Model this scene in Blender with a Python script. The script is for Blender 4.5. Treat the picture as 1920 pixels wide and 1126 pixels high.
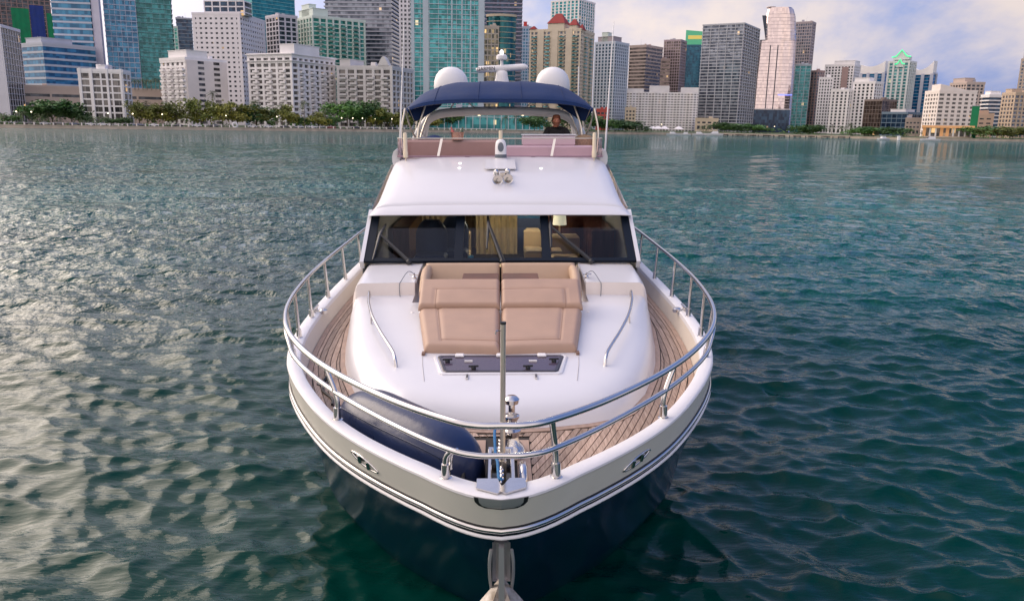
import bpy, math, random
import numpy as np
from mathutils import Matrix, Vector
random.seed(7); rng = np.random.default_rng(7)
for o in list(bpy.data.objects): bpy.data.objects.remove(o)
SC = bpy.context.scene
COL = SC.collection
R = math.radians

# ------------------------------------------------------------------ camera, sky, sun, exposure
F, CAMH = 1480.0, 5.5
PITCH = math.atan(331 / F); YAW = math.atan(22 / F); ROLL = R(1.03)
cam_d = bpy.data.cameras.new('camera'); cam = bpy.data.objects.new('camera', cam_d); COL.objects.link(cam)
cam_d.sensor_fit = 'HORIZONTAL'; cam_d.sensor_width = 36.0; cam_d.lens = 36.0 * F / 1920
cam_d.clip_start = 0.1; cam_d.clip_end = 20000
ROT_DES = Matrix.Rotation(-YAW, 3, 'Z') @ Matrix.Rotation(math.pi / 2 - PITCH, 3, 'X')
ROT_ACT = ROT_DES @ Matrix.Rotation(ROLL, 3, 'Z')
cam.matrix_world = Matrix.Translation((0, 0, CAMH)) @ ROT_ACT.to_4x4()
SC.camera = cam
# the yacht heels about one degree and lies bow-on to the viewer
RY = ROT_ACT @ ROT_DES.inverted()
YM = Matrix.Translation((0, 0, CAMH)) @ RY.to_4x4() @ Matrix.Translation((0, 0, -CAMH))

SUN_AZ, SUN_EL = R(-57), R(30)      # azimuth from +Y, negative is to the left
world = bpy.data.worlds.new('World'); SC.world = world; world.use_nodes = True
SKY_A, SKY_B = (3.1, 1.7, 0), (2.44, 7.1, 0)      # where the cloud fields lie
def build_world():
    nt = world.node_tree; nt.nodes.clear(); N = nt.nodes.new; L = nt.links.new
    out = N('ShaderNodeOutputWorld'); bg = N('ShaderNodeBackground'); bg.inputs['Strength'].default_value = 0.1
    L(bg.outputs[0], out.inputs[0])
    sky = N('ShaderNodeTexSky'); sky.sky_type = 'NISHITA'; sky.sun_disc = False
    sky.sun_elevation = SUN_EL; sky.sun_rotation = SUN_AZ; sky.air_density = 1.3; sky.dust_density = 2.0; sky.ozone_density = 2.0
    tc = N('ShaderNodeTexCoord'); sep = N('ShaderNodeSeparateXYZ'); L(tc.outputs['Generated'], sep.inputs[0])
    def m(op, a, b=None, c=None):
        n = N('ShaderNodeMath'); n.operation = op
        for i, v in enumerate((a, b, c)):
            if v is None: continue
            if isinstance(v, (int, float)): n.inputs[i].default_value = v
            else: L(v, n.inputs[i])
        return n.outputs[0]
    zz = m('MAXIMUM', sep.outputs[2], 0.0)
    den = m('ADD', zz, 0.55)
    px = m('DIVIDE', sep.outputs[0], den); py = m('DIVIDE', sep.outputs[1], den)
    cmb = N('ShaderNodeCombineXYZ'); L(px, cmb.inputs[0]); L(py, cmb.inputs[1])
    def noise(scale, detail, off, rough=0.55, dist=0.3):
        mp = N('ShaderNodeMapping'); mp.inputs['Location'].default_value = off; L(cmb.outputs[0], mp.inputs[0])
        n = N('ShaderNodeTexNoise'); n.inputs['Scale'].default_value = scale; n.inputs['Detail'].default_value = detail
        n.inputs['Roughness'].default_value = rough; n.inputs['Distortion'].default_value = dist
        L(mp.outputs[0], n.inputs['Vector']); return n.outputs['Fac']
    def ramp(fac, pts):
        r = N('ShaderNodeValToRGB'); r.color_ramp.interpolation = 'EASE'
        e = r.color_ramp.elements
        while len(e) < len(pts): e.new(0.5)
        for k, (p, c) in enumerate(pts):
            e[k].position = p; e[k].color = (c, c, c, 1)
        L(fac, r.inputs[0]); return r.outputs[0]
    def mix(fac, a, b):
        n = N('ShaderNodeMix'); n.data_type = 'RGBA'
        if isinstance(fac, (int, float)): n.inputs[0].default_value = fac
        else: L(fac, n.inputs[0])
        for s, v in ((6, a), (7, b)):
            if isinstance(v, tuple): n.inputs[s].default_value = (*v, 1)
            else: L(v, n.inputs[s])
        return n.outputs[2]
    tint = mix(0.8, sky.outputs[0], (0.9, 1.95, 5.5))
    grey = ramp(noise(2.3, 5, SKY_A, 0.55, 0.2), [(0.42, 0), (0.66, 1)])
    brt = ramp(noise(1.7, 7, SKY_B, 0.60, 0.25), [(0.44, 0), (0.68, 1)])
    # broken cloud lies towards the horizon, overhead it opens to blue
    up = ramp(sep.outputs[2], [(0.20, 1), (0.55, 0.15)])
    c2 = mix(m('MULTIPLY', brt, up), mix(m('MULTIPLY', grey, up), tint, (2.1, 2.6, 4.4)), (5.9, 5.15, 4.95))
    # the brighter, warmer western half of the overcast, round the veiled sun
    sd = Vector((math.sin(SUN_AZ) * math.cos(SUN_EL), math.cos(SUN_AZ) * math.cos(SUN_EL), math.sin(SUN_EL)))
    dot = N('ShaderNodeVectorMath'); dot.operation = 'DOT_PRODUCT'; L(tc.outputs['Generated'], dot.inputs[0]); dot.inputs[1].default_value = sd
    w = ramp(m('MULTIPLY_ADD', dot.outputs['Value'], 0.5, 0.5), [(0.52, 0), (0.80, .08), (0.92, .32), (1.0, 1)])
    c3 = mix(m('MULTIPLY', w, 0.9), c2, (25.0, 21.0, 17.8))
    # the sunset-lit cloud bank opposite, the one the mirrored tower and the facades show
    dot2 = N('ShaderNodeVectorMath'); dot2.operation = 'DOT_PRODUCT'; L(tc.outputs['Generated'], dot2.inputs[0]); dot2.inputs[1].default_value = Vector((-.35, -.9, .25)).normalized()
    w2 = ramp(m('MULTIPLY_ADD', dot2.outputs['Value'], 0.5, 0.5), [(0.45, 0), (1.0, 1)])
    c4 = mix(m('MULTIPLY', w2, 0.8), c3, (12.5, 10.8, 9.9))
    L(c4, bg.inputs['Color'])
build_world()
sun_d = bpy.data.lights.new('sun', 'SUN'); sun_d.energy = 1.5; sun_d.angle = R(54); sun_d.color = (1.0, 0.84, 0.70)
sun = bpy.data.objects.new('sun', sun_d); COL.objects.link(sun)
sun.rotation_euler = Vector((-math.sin(SUN_AZ) * math.cos(SUN_EL), -math.cos(SUN_AZ) * math.cos(SUN_EL), -math.sin(SUN_EL))).to_track_quat('-Z', 'Y').to_euler()
SC.view_settings.view_transform = 'Standard'; SC.view_settings.look = 'None'
SC.view_settings.exposure = 0.5; SC.view_settings.gamma = 1.0
SC.render.engine = 'CYCLES'
SC.cycles.max_bounces = 8; SC.cycles.transparent_max_bounces = 12; SC.cycles.use_denoising = True
SC.cycles.caustics_reflective = False; SC.cycles.caustics_refractive = False

# ------------------------------------------------------------------ materials
MATS = {}
def mat(name, col, rough=0.5, metal=0.0, var=0.0, vscale=3.0, bump=0.0, bscale=20.0, coat=0.0, emit=None, estr=0.0, spec=0.5, stretch=(1, 1, 1), col2=None):
    if name in MATS: return MATS[name]
    M = bpy.data.materials.new(name); M.use_nodes = True; nt = M.node_tree; N = nt.nodes.new; L = nt.links.new
    b = nt.nodes['Principled BSDF']
    b.inputs['Base Color'].default_value = (*col, 1); b.inputs['Roughness'].default_value = rough
    b.inputs['Metallic'].default_value = metal; b.inputs['Coat Weight'].default_value = coat; b.inputs['Coat Roughness'].default_value = 0.08
    b.inputs['Specular IOR Level'].default_value = spec
    if emit: b.inputs['Emission Color'].default_value = (*emit, 1); b.inputs['Emission Strength'].default_value = estr
    if var or bump:
        tc = N('ShaderNodeTexCoord'); mp = N('ShaderNodeMapping'); mp.inputs['Scale'].default_value = stretch
        L(tc.outputs['Object'], mp.inputs[0])
    if var:
        n = N('ShaderNodeTexNoise'); n.inputs['Scale'].default_value = vscale; n.inputs['Detail'].default_value = 6; L(mp.outputs[0], n.inputs['Vector'])
        r = N('ShaderNodeValToRGB'); r.color_ramp.elements[0].position = 0.3; r.color_ramp.elements[1].position = 0.7
        c2 = col2 or tuple(c * (1 - var) for c in col)
        r.color_ramp.elements[0].color = (*c2, 1); r.color_ramp.elements[1].color = (*[min(1, c * (1 + var * 0.4)) for c in col], 1)
        L(n.outputs['Fac'], r.inputs[0]); L(r.outputs[0], b.inputs['Base Color'])
        rr = N('ShaderNodeMapRange'); rr.inputs[3].default_value = max(0.02, rough * 0.8); rr.inputs[4].default_value = min(1, rough * 1.25)
        L(n.outputs['Fac'], rr.inputs[0]); L(rr.outputs[0], b.inputs['Roughness'])
    if bump:
        n2 = N('ShaderNodeTexNoise'); n2.inputs['Scale'].default_value = bscale; n2.inputs['Detail'].default_value = 4; L(mp.outputs[0], n2.inputs['Vector'])
        bp = N('ShaderNodeBump'); bp.inputs['Strength'].default_value = bump; bp.inputs['Distance'].default_value = 0.01
        L(n2.outputs['Fac'], bp.inputs['Height']); L(bp.outputs[0], b.inputs['Normal'])
    MATS[name] = M; return M

def glass_clear(name, tint, gloss=1.0, ior=1.5):
    if name in MATS: return MATS[name]
    M = bpy.data.materials.new(name); M.use_nodes = True; nt = M.node_tree; nt.nodes.clear(); N = nt.nodes.new; L = nt.links.new
    out = N('ShaderNodeOutputMaterial'); mx = N('ShaderNodeMixShader'); tr = N('ShaderNodeBsdfTransparent'); gl = N('ShaderNodeBsdfGlossy'); fr = N('ShaderNodeFresnel')
    tr.inputs[0].default_value = (*tint, 1); gl.inputs['Roughness'].default_value = 0.02; fr.inputs[0].default_value = ior
    gl.inputs[0].default_value = (gloss, gloss, gloss, 1)
    L(fr.outputs[0], mx.inputs[0]); L(tr.outputs[0], mx.inputs[1]); L(gl.outputs[0], mx.inputs[2]); L(mx.outputs[0], out.inputs[0])
    MATS[name] = M; return M

def tower_glass(name, c1, c2, bay, fh, lit=0.02, metal=0.35, rough=0.12):
    """curtain-wall glass: every bay of every storey gets its own tint, a few are lit from inside"""
    if name in MATS: return MATS[name]
    M = bpy.data.materials.new(name); M.use_nodes = True; nt = M.node_tree; N = nt.nodes.new; L = nt.links.new
    b = nt.nodes['Principled BSDF']; b.inputs['Metallic'].default_value = metal; b.inputs['Roughness'].default_value = rough
    tc = N('ShaderNodeTexCoord'); mp = N('ShaderNodeMapping'); mp.inputs['Scale'].default_value = (1 / bay, 1 / bay, 1 / fh); mp.inputs['Location'].default_value = (0.013, 0.017, 0)
    oi = N('ShaderNodeObjectInfo'); va = N('ShaderNodeVectorMath'); va.operation = 'FLOOR'
    L(tc.outputs['Object'], mp.inputs[0]); L(mp.outputs[0], va.inputs[0])
    wn = N('ShaderNodeTexWhiteNoise'); wn.noise_dimensions = '4D'; L(va.outputs[0], wn.inputs['Vector']); L(oi.outputs['Random'], wn.inputs['W'])
    r = N('ShaderNodeValToRGB'); e = r.color_ramp.elements; e[0].color = (*c1, 1); e[1].color = (*c2, 1); e[0].position = 0.15; e[1].position = 0.95
    L(wn.outputs['Value'], r.inputs[0]); L(r.outputs[0], b.inputs['Base Color'])
    sp = N('ShaderNodeSeparateColor'); L(wn.outputs['Color'], sp.inputs[0])
    g = N('ShaderNodeMath'); g.operation = 'GREATER_THAN'; g.inputs[1].default_value = 1 - lit; L(sp.outputs[0], g.inputs[0])
    g2 = N('ShaderNodeMath'); g2.operation = 'MULTIPLY'; L(g.outputs[0], g2.inputs[0]); L(sp.outputs[1], g2.inputs[1])
    b.inputs['Emission Color'].default_value = (0.7, 0.42, 0.16, 1); L(g2.outputs[0], b.inputs['Emission Strength'])
    MATS[name] = M; return M

GEL = mat('white gelcoat', (0.66, 0.655, 0.685), 0.32, coat=0.3, var=0.035, vscale=1.3)
GELCAP = mat('white moulded cap', (0.74, 0.73, 0.75), 0.4, var=0.04, vscale=4)
BAND = mat('grey painted bulwark', (0.74, 0.71, 0.64), 0.4, coat=0.1, var=0.05, vscale=2)
NAVYH = mat('navy hull paint', (0.005, 0.017, 0.05), 0.16, coat=0.1, spec=.3, bump=0.12, bscale=3)
CREAM = mat('cream gelcoat', (0.68, 0.62, 0.54), 0.4, var=0.05, vscale=2)
BEIGE = mat('beige anti-slip', (0.74, 0.67, 0.63), 0.6, var=0.05, vscale=3)
CAULK = mat('deck caulking', (0.03, 0.024, 0.02), 0.8)
STEEL = mat('polished stainless steel', (0.62, 0.60, 0.59), 0.12, metal=1.0, var=0.06, vscale=8)
STEELB = mat('brushed aluminium pole', (0.60, 0.55, 0.48), 0.35, metal=0.9)
VINYL = mat('tan vinyl', (0.41, 0.272, 0.20), 0.55, var=0.09, vscale=3, bump=0.25, bscale=160)
VINYL2 = mat('light tan vinyl', (0.47, 0.33, 0.23), 0.55, var=0.07, vscale=3, bump=0.25, bscale=160)
SEAM = mat('stitched seam', (0.20, 0.12, 0.09), 0.8)
BLACK = mat('black rubber', (0.012, 0.013, 0.016), 0.45, var=0.2, vscale=9)
FRAMEB = mat('black window surround', (0.004, 0.008, 0.016), 0.45, spec=.2)
NAVYC = mat('navy canvas', (0.0015, 0.022, 0.10), 0.9, var=0.12, vscale=2.5, bump=0.5, bscale=8)
NAVYV = mat('navy vinyl cover', (0.010, 0.022, 0.075), 0.28, var=0.15, vscale=3, bump=0.3, bscale=14)
WHITEP = mat('white plastic', (0.78, 0.77, 0.78), 0.35, var=0.03)
CREAMP = mat('aged cream fibreglass', (0.72, 0.62, 0.46), 0.45, var=0.06)
HATCH = mat('smoked acrylic', (0.07, 0.05, 0.08), 0.2, coat=0.1, var=0.1, vscale=2)
GREYP = mat('grey plastic', (0.12, 0.14, 0.17), 0.35)
WIND = glass_clear('tinted windscreen', (0.38, 0.49, 0.62), 1.0, 1.3)
ACRY = glass_clear('rose tinted acrylic', (0.88, 0.74, 0.77), 0.9, 1.35)
CLEAR = glass_clear('clear glass', (0.85, 0.9, 0.9))
WOODD = mat('dark lacquered wood', (0.10, 0.035, 0.025), 0.25, var=0.4, vscale=2, stretch=(8, 8, 0.6))
CARPET = mat('cabin carpet', (0.12, 0.1, 0.08), 0.9, var=0.2)
CURT = mat('beige curtain', (0.70, 0.54, 0.33), 0.85, var=0.1, vscale=4)
SOFA = mat('cream leather', (0.55, 0.40, 0.24), 0.5, var=0.08)
NAVYL = mat('navy leather seat', (0.03, 0.055, 0.12), 0.35, var=0.2)
SHADE = mat('lamp shade lit', (0.9, 0.8, 0.6), 0.8, emit=(1.0, 0.78, 0.48), estr=.7)
BLUER = mat('blue rope', (0.03, 0.16, 0.36), 0.8, var=0.3, vscale=30)
RED = mat('red light lens', (0.5, 0.02, 0.02), 0.3)
SKIN = mat('skin', (0.45, 0.17, 0.10), 0.5, var=0.1, vscale=10)
HAIR = mat('auburn hair', (0.17, 0.05, 0.02), 0.6, var=0.3, vscale=40)
SHIRT = mat('black shirt', (0.012, 0.012, 0.014), 0.85)

def teak_mat():
    M = bpy.data.materials.new('weathered teak'); M.use_nodes = True; nt = M.node_tree; N = nt.nodes.new; L = nt.links.new
    b = nt.nodes['Principled BSDF']; b.inputs['Roughness'].default_value = 0.65
    tc = N('ShaderNodeTexCoord'); mp = N('ShaderNodeMapping'); mp.inputs['Scale'].default_value = (30, 1.6, 10); L(tc.outputs['Object'], mp.inputs[0])
    n = N('ShaderNodeTexNoise'); n.inputs['Scale'].default_value = 2.2; n.inputs['Detail'].default_value = 7; L(mp.outputs[0], n.inputs['Vector'])
    r = N('ShaderNodeValToRGB'); e = r.color_ramp.elements; e[0].color = (0.25, 0.165, 0.12, 1); e[1].color = (0.50, 0.37, 0.29, 1); e[0].position = 0.3; e[1].position = 0.7
    L(n.outputs['Fac'], r.inputs[0])
    oi = N('ShaderNodeObjectInfo'); hv = N('ShaderNodeHueSaturation'); mr = N('ShaderNodeMapRange'); mr.inputs[3].default_value = 0.72; mr.inputs[4].default_value = 1.25
    L(oi.outputs['Random'], mr.inputs[0]); L(mr.outputs[0], hv.inputs['Value']); L(r.outputs[0], hv.inputs['Color']); L(hv.outputs[0], b.inputs['Base Color'])
    bp = N('ShaderNodeBump'); bp.inputs['Strength'].default_value = 0.15; bp.inputs['Distance'].default_value = 0.004; L(n.outputs['Fac'], bp.inputs['Height']); L(bp.outputs[0], b.inputs['Normal'])
    MATS['teak'] = M; return M
TEAK = teak_mat()
TEAKL = mat('pale teak margin', (0.44, 0.31, 0.24), 0.65, var=0.2, vscale=3, stretch=(6, 2, 6))

# ------------------------------------------------------------------ mesh builder
class MB:
    def __init__(s): s.v = []; s.f = []; s.m = []
    def add(s, vs, fs, mi=0):
        o = len(s.v); s.v += [tuple(p) for p in vs]; s.f += [tuple(i + o for i in f) for f in fs]; s.m += [mi] * len(fs); return s
    def box(s, x0, x1, y0, y1, z0, z1, mi=0, ch=0.0):
        if ch:
            c = ch; V = []; 
            for z, k in ((z0, c), (z0 + c, 0), (z1 - c, 0), (z1, c)):
                V += [(x0 + k, y0 + k, z), (x1 - k, y0 + k, z), (x1 - k, y1 - k, z), (x0 + k, y1 - k, z)]
            Fc = [(3, 2, 1, 0), (12, 13, 14, 15)]
            for r in range(3):
                for i in range(4):
                    j = (i + 1) % 4; Fc.append((r * 4 + i, r * 4 + j, r * 4 + 4 + j, r * 4 + 4 + i))
            return s.add(V, Fc, mi)
        return s.add([(x0, y0, z0), (x1, y0, z0), (x1, y1, z0), (x0, y1, z0), (x0, y0, z1), (x1, y0, z1), (x1, y1, z1), (x0, y1, z1)],
                     [(3, 2, 1, 0), (4, 5, 6, 7), (0, 1, 5, 4), (1, 2, 6, 5), (2, 3, 7, 6), (3, 0, 4, 7)], mi)
    def tube(s, path, r, n=10, mi=0, cap=True, flat=1.0):
        P = [Vector(p) for p in path]; k = len(P); rs = r if isinstance(r, (list, tuple)) else [r] * k
        T = [(P[min(i + 1, k - 1)] - P[max(i - 1, 0)]).normalized() for i in range(k)]
        a = Vector((0, 0, 1)) if abs(T[0].z) < 0.9 else Vector((1, 0, 0))
        nrm = (a - T[0] * a.dot(T[0])).normalized(); V = []
        for i in range(k):
            nrm = (nrm - T[i] * nrm.dot(T[i])); nrm = nrm.normalized() if nrm.length > 1e-6 else T[i].orthogonal().normalized()
            bi = T[i].cross(nrm)
            for j in range(n):
                an = 2 * math.pi * j / n; V.append(P[i] + nrm * math.cos(an) * rs[i] * flat + bi * math.sin(an) * rs[i])
        Fc = [(i * n + j, i * n + (j + 1) % n, (i + 1) * n + (j + 1) % n, (i + 1) * n + j) for i in range(k - 1) for j in range(n)]
        if cap: Fc += [tuple(range(n))[::-1], tuple(range((k - 1) * n, k * n))]
        return s.add(V, Fc, mi)
    def lathe(s, prof, c, n=20, mi=0, axis='Z'):
        V = []
        for r, h in prof:
            for j in range(n):
                a = 2 * math.pi * j / n; x, y = r * math.cos(a), r * math.sin(a)
                V.append((c[0] + x, c[1] + y, c[2] + h) if axis == 'Z' else (c[0] + x, c[1] + h, c[2] + y) if axis == 'Y' else (c[0] + h, c[1] + x, c[2] + y))
        k = len(prof)
        Fc = [(i * n + j, i * n + (j + 1) % n, (i + 1) * n + (j + 1) % n, (i + 1) * n + j) for i in range(k - 1) for j in range(n)]
        if prof[0][0] > 1e-6: Fc.append(tuple(range(n))[::-1])
        if prof[-1][0] > 1e-6: Fc.append(tuple(range((k - 1) * n, k * n)))
        return s.add(V, Fc, mi)
    def grid(s, P, mi=0, closed_u=False):
        r = len(P); c = len(P[0]); V = [p for row in P for p in row]
        Fc = [(i * c + j, i * c + (j + 1) % c, (i + 1) * c + (j + 1) % c, (i + 1) * c + j) for i in range(r - 1) for j in range(c if closed_u else c - 1)]
        return s.add(V, Fc, mi)
    def prism(s, poly, z0, z1, mi=0):
        n = len(poly); V = [(x, y, z0) for x, y in poly] + [(x, y, z1) for x, y in poly]
        return s.add(V, [tuple(range(n))[::-1], tuple(range(n, 2 * n))] + [(i, (i + 1) % n, n + (i + 1) % n, n + i) for i in range(n)], mi)
    def mesh(s, name, mats, off=(0, 0, 0), smooth=40):
        me = bpy.data.meshes.new(name)
        me.from_pydata([(x - off[0], y - off[1], z - off[2]) for x, y, z in s.v], [], s.f)
        for m_ in (mats if isinstance(mats, (list, tuple)) else [mats]): me.materials.append(m_)
        if len(set(s.m)) > 1: me.polygons.foreach_set('material_index', s.m)
        if smooth:
            me.polygons.foreach_set('use_smooth', [True] * len(s.f)); me.set_sharp_from_angle(angle=R(smooth))
        me.update(); return me
    def build(s, name, mats, parent=None, smooth=40):
        off = BASE.get(parent.name, (0, 0, 0)) if parent else (0, 0, 0)
        ob = bpy.data.objects.new(name, s.mesh(name, mats, off, smooth)); COL.objects.link(ob)
        if parent: ob.parent = parent; BASE[ob.name] = off
        return ob
BASE = {}
def tag(o, label=None, cat=None, group=None, kind=None):
    if label: o['label'] = label
    if cat: o['category'] = cat
    if group: o['group'] = group
    if kind: o['kind'] = kind
    return o
def thing(name, label, cat, loc=(0, 0, 0), group=None, onboard=False, rz=0.0):
    o = bpy.data.objects.new(name, None); COL.objects.link(o); o.empty_display_size = 0.2
    M_ = Matrix.Translation(loc) @ Matrix.Rotation(rz, 4, 'Z')
    o.matrix_world = (YM @ M_) if onboard else M_
    BASE[o.name] = tuple(loc) if onboard else (0, 0, 0)
    return tag(o, label, cat, group)
def inst(name, me, parent, loc=(0, 0, 0), rz=0.0, sc=None):
    o = bpy.data.objects.new(name, me); COL.objects.link(o); o.parent = parent; o.location = loc; o.rotation_euler.z = rz
    if sc: o.scale = sc
    BASE[o.name] = BASE.get(parent.name, (0, 0, 0)); return o
def spline(pts, n=8):
    P = [np.array(p, float) for p in pts]; out = []
    for i in range(len(P) - 1):
        p0 = P[i - 1] if i else 2 * P[0] - P[1]; p1, p2 = P[i], P[i + 1]; p3 = P[i + 2] if i + 2 < len(P) else 2 * P[-1] - P[-2]
        for k in range(n):
            t = k / n; out.append(tuple(0.5 * ((2 * p1) + (-p0 + p2) * t + (2 * p0 - 5 * p1 + 4 * p2 - p3) * t * t + (-p0 + 3 * p1 - 3 * p2 + p3) * t ** 3)))
    out.append(tuple(P[-1])); return out
def W(px, py, D):
    d = ROT_ACT @ Vector(((px - 960) / F, -(py - 563) / F, -1)); return Vector((0, 0, CAMH)) + d * (D / d.y)
def WZ(px, py, Z):
    d = ROT_ACT @ Vector(((px - 960) / F, -(py - 563) / F, -1)); return Vector((0, 0, CAMH)) + d * ((Z - CAMH) / d.z)

# ------------------------------------------------------------------ water
def water_mat():
    M = bpy.data.materials.new('bay water'); M.use_nodes = True; nt = M.node_tree; N = nt.nodes.new; L = nt.links.new
    b = nt.nodes['Principled BSDF']
    b.inputs['Roughness'].default_value = 0.05; b.inputs['IOR'].default_value = 1.333; b.inputs['Specular IOR Level'].default_value = 0.22
    tc = N('ShaderNodeTexCoord')
    def nz(scale, detail, stretch, rot=0.0, dist=0.0, rough=0.55):
        mp = N('ShaderNodeMapping'); mp.inputs['Scale'].default_value = stretch; mp.inputs['Rotation'].default_value = (0, 0, rot); L(tc.outputs['Object'], mp.inputs[0])
        n = N('ShaderNodeTexNoise'); n.inputs['Scale'].default_value = scale; n.inputs['Detail'].default_value = detail; n.inputs['Roughness'].default_value = rough
        n.inputs['Distortion'].default_value = dist; L(mp.outputs[0], n.inputs['Vector']); return n.outputs['Fac']
    def op(o_, a, k):
        m = N('ShaderNodeMath'); m.operation = o_
        for i, v in enumerate((a, k)):
            if isinstance(v, float): m.inputs[i].default_value = v
            else: L(v, m.inputs[i])
        return m.outputs[0]
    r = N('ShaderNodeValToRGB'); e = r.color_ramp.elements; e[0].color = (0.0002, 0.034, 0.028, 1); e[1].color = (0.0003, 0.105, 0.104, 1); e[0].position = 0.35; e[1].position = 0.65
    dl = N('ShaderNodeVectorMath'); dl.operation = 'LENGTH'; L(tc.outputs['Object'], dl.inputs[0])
    dist_tint = N('ShaderNodeMapRange'); dist_tint.inputs[1].default_value = 8; dist_tint.inputs[2].default_value = 90; dist_tint.inputs[3].default_value = -.15; dist_tint.inputs[4].default_value = .15; L(dl.outputs['Value'], dist_tint.inputs[0])  # base colour runs from darker to lighter with distance from the viewer
    L(op('ADD', nz(0.02, 3, (1, 1, 1)), dist_tint.outputs[0]), r.inputs[0]); L(r.outputs[0], b.inputs['Base Color'])
    # chop too fine for the sheet itself: ripples everywhere, longer chop far out where the sheet is coarse
    ln = N('ShaderNodeVectorMath'); ln.operation = 'LENGTH'; L(tc.outputs['Object'], ln.inputs[0])
    far = N('ShaderNodeMapRange'); far.inputs[1].default_value = 15; far.inputs[2].default_value = 110; L(ln.outputs['Value'], far.inputs[0])
    gust = N('ShaderNodeMapRange'); gust.inputs[1].default_value = 0.35; gust.inputs[2].default_value = 0.65; gust.inputs[3].default_value = 0.3; gust.inputs[4].default_value = 1.0
    L(nz(0.05, 3, (0.5, 1.5, 1), 0.3), gust.inputs[0])
    rip = op('MULTIPLY', op('ADD', op('MULTIPLY', nz(3.4, 3, (0.4, 1.5, 1), -0.15), 0.034), op('MULTIPLY', nz(10.0, 3, (0.5, 1.4, 1), 0.2), 0.012)), gust.outputs[0])
    chop = op('MULTIPLY', op('ADD', op('MULTIPLY', nz(1.7, 3, (1.1, 0.9, 1), 0.1), 1.3), op('MULTIPLY', nz(0.5, 2, (1.0, 1.0, 1), -0.1), 2.4)), far.outputs[0])
    bp = N('ShaderNodeBump'); bp.inputs['Strength'].default_value = 1.0; bp.inputs['Distance'].default_value = 1.0
    L(op('ADD', rip, chop), bp.inputs['Height']); L(bp.outputs[0], b.inputs['Normal'])
    MATS['water'] = M; return M
def make_water():
    # one sheet; rings get wider with distance, denser in front
    rr = [1.5]
    while rr[-1] < 3200:
        q = rr[-1]; rr.append(q + (max(.04, .0046 * q) if q < 55 else .0085 * q if q < 200 else .035 * q))
    rr = np.array(rr)
    an = np.radians(np.concatenate([np.linspace(-180, -46, 50, endpoint=False), np.linspace(-46, 46, 780, endpoint=False), np.linspace(46, 180, 50, endpoint=False)]))
    Rg, A = np.meshgrid(rr, an, indexing='ij')
    X0 = Rg * np.sin(A); Y0 = Rg * np.cos(A)
    sp_ = np.maximum(np.gradient(rr)[:, None] * np.ones_like(A), np.gradient(an)[None, :] * Rg)
    Z = np.zeros_like(X0); DX = np.zeros_like(X0); DY = np.zeros_like(X0)
    g = np.random.default_rng(3)
    gustf = 0.72 + 0.28 * np.sin(X0 * 0.11 + 1.3 * np.sin(Y0 * 0.051)) * np.sin(Y0 * 0.085 + 0.8)
    for lam, slope, n, spread in ((6.5, .030, 6, .32), (3.6, .048, 8, .38), (2.0, .066, 12, .46), (1.15, .10, 16, .55), (.68, .14, 20, .65), (.40, .15, 22, .75), (.24, .10, 18, .9)):
        rows = np.where(sp_[:, 400] < .4 * lam * 1.4)[0]; k1 = rows.max() + 1 if len(rows) else 0
        X, Y, S, G = X0[:k1], Y0[:k1], sp_[:k1], gustf[:k1]
        fade_g = (G if lam < 2 else 1.0)
        for k in range(n):
            l = lam * g.uniform(0.72, 1.35); th = g.normal(R(-98), spread); kk = 2 * math.pi / l; kx, ky = math.cos(th) * kk, math.sin(th) * kk
            a = slope * 1.41 / math.sqrt(n) / kk * g.uniform(.7, 1.25)
            ph = kx * X + ky * Y + g.uniform(0, 6.28); fd = a * np.clip(1.6 - 4.0 * S / l, 0, 1) * fade_g
            Z[:k1] += fd * np.sin(ph); c_ = fd * np.cos(ph) * 1.25; DX[:k1] += c_ * math.cos(th); DY[:k1] += c_ * math.sin(th)
    X = X0 + DX; Y = Y0 + DY
    nr, na = X.shape
    V = np.stack([X, Y, Z], -1).reshape(-1, 3)
    i = np.arange(nr - 1)[:, None] * na; j = np.arange(na)[None, :]; j2 = (j + 1) % na
    Fq = np.stack([i + j, i + na + j, i + na + j2, i + j2], -1).reshape(-1, 4)[:, ::-1]
    V = np.vstack([V, [[0, 0, 0]]]); c = len(V) - 1
    tri = np.stack([np.full(na, c), (np.arange(na) + 1) % na, np.arange(na)], -1)
    me = bpy.data.meshes.new('water'); me.vertices.add(len(V)); me.vertices.foreach_set('co', V.astype(np.float32).ravel())
    nl = Fq.size + tri.size; me.loops.add(nl); me.loops.foreach_set('vertex_index', np.concatenate([Fq.ravel(), tri.ravel()]).astype(np.int32))
    npoly = len(Fq) + len(tri); me.polygons.add(npoly)
    ls = np.concatenate([np.arange(len(Fq)) * 4, len(Fq) * 4 + np.arange(len(tri)) * 3]); me.polygons.foreach_set('loop_start', ls.astype(np.int32))
    me.polygons.foreach_set('use_smooth', np.ones(npoly, bool)); me.update()
    if me.polygons[npoly // 2].normal.z < 0: me.flip_normals()
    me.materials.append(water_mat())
    print('WATER', npoly, me.polygons[npoly // 2].normal.z, me.polygons[npoly-1].normal.z)
    o = bpy.data.objects.new('water', me); COL.objects.link(o); tag(o, kind='structure')
make_water()
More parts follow.
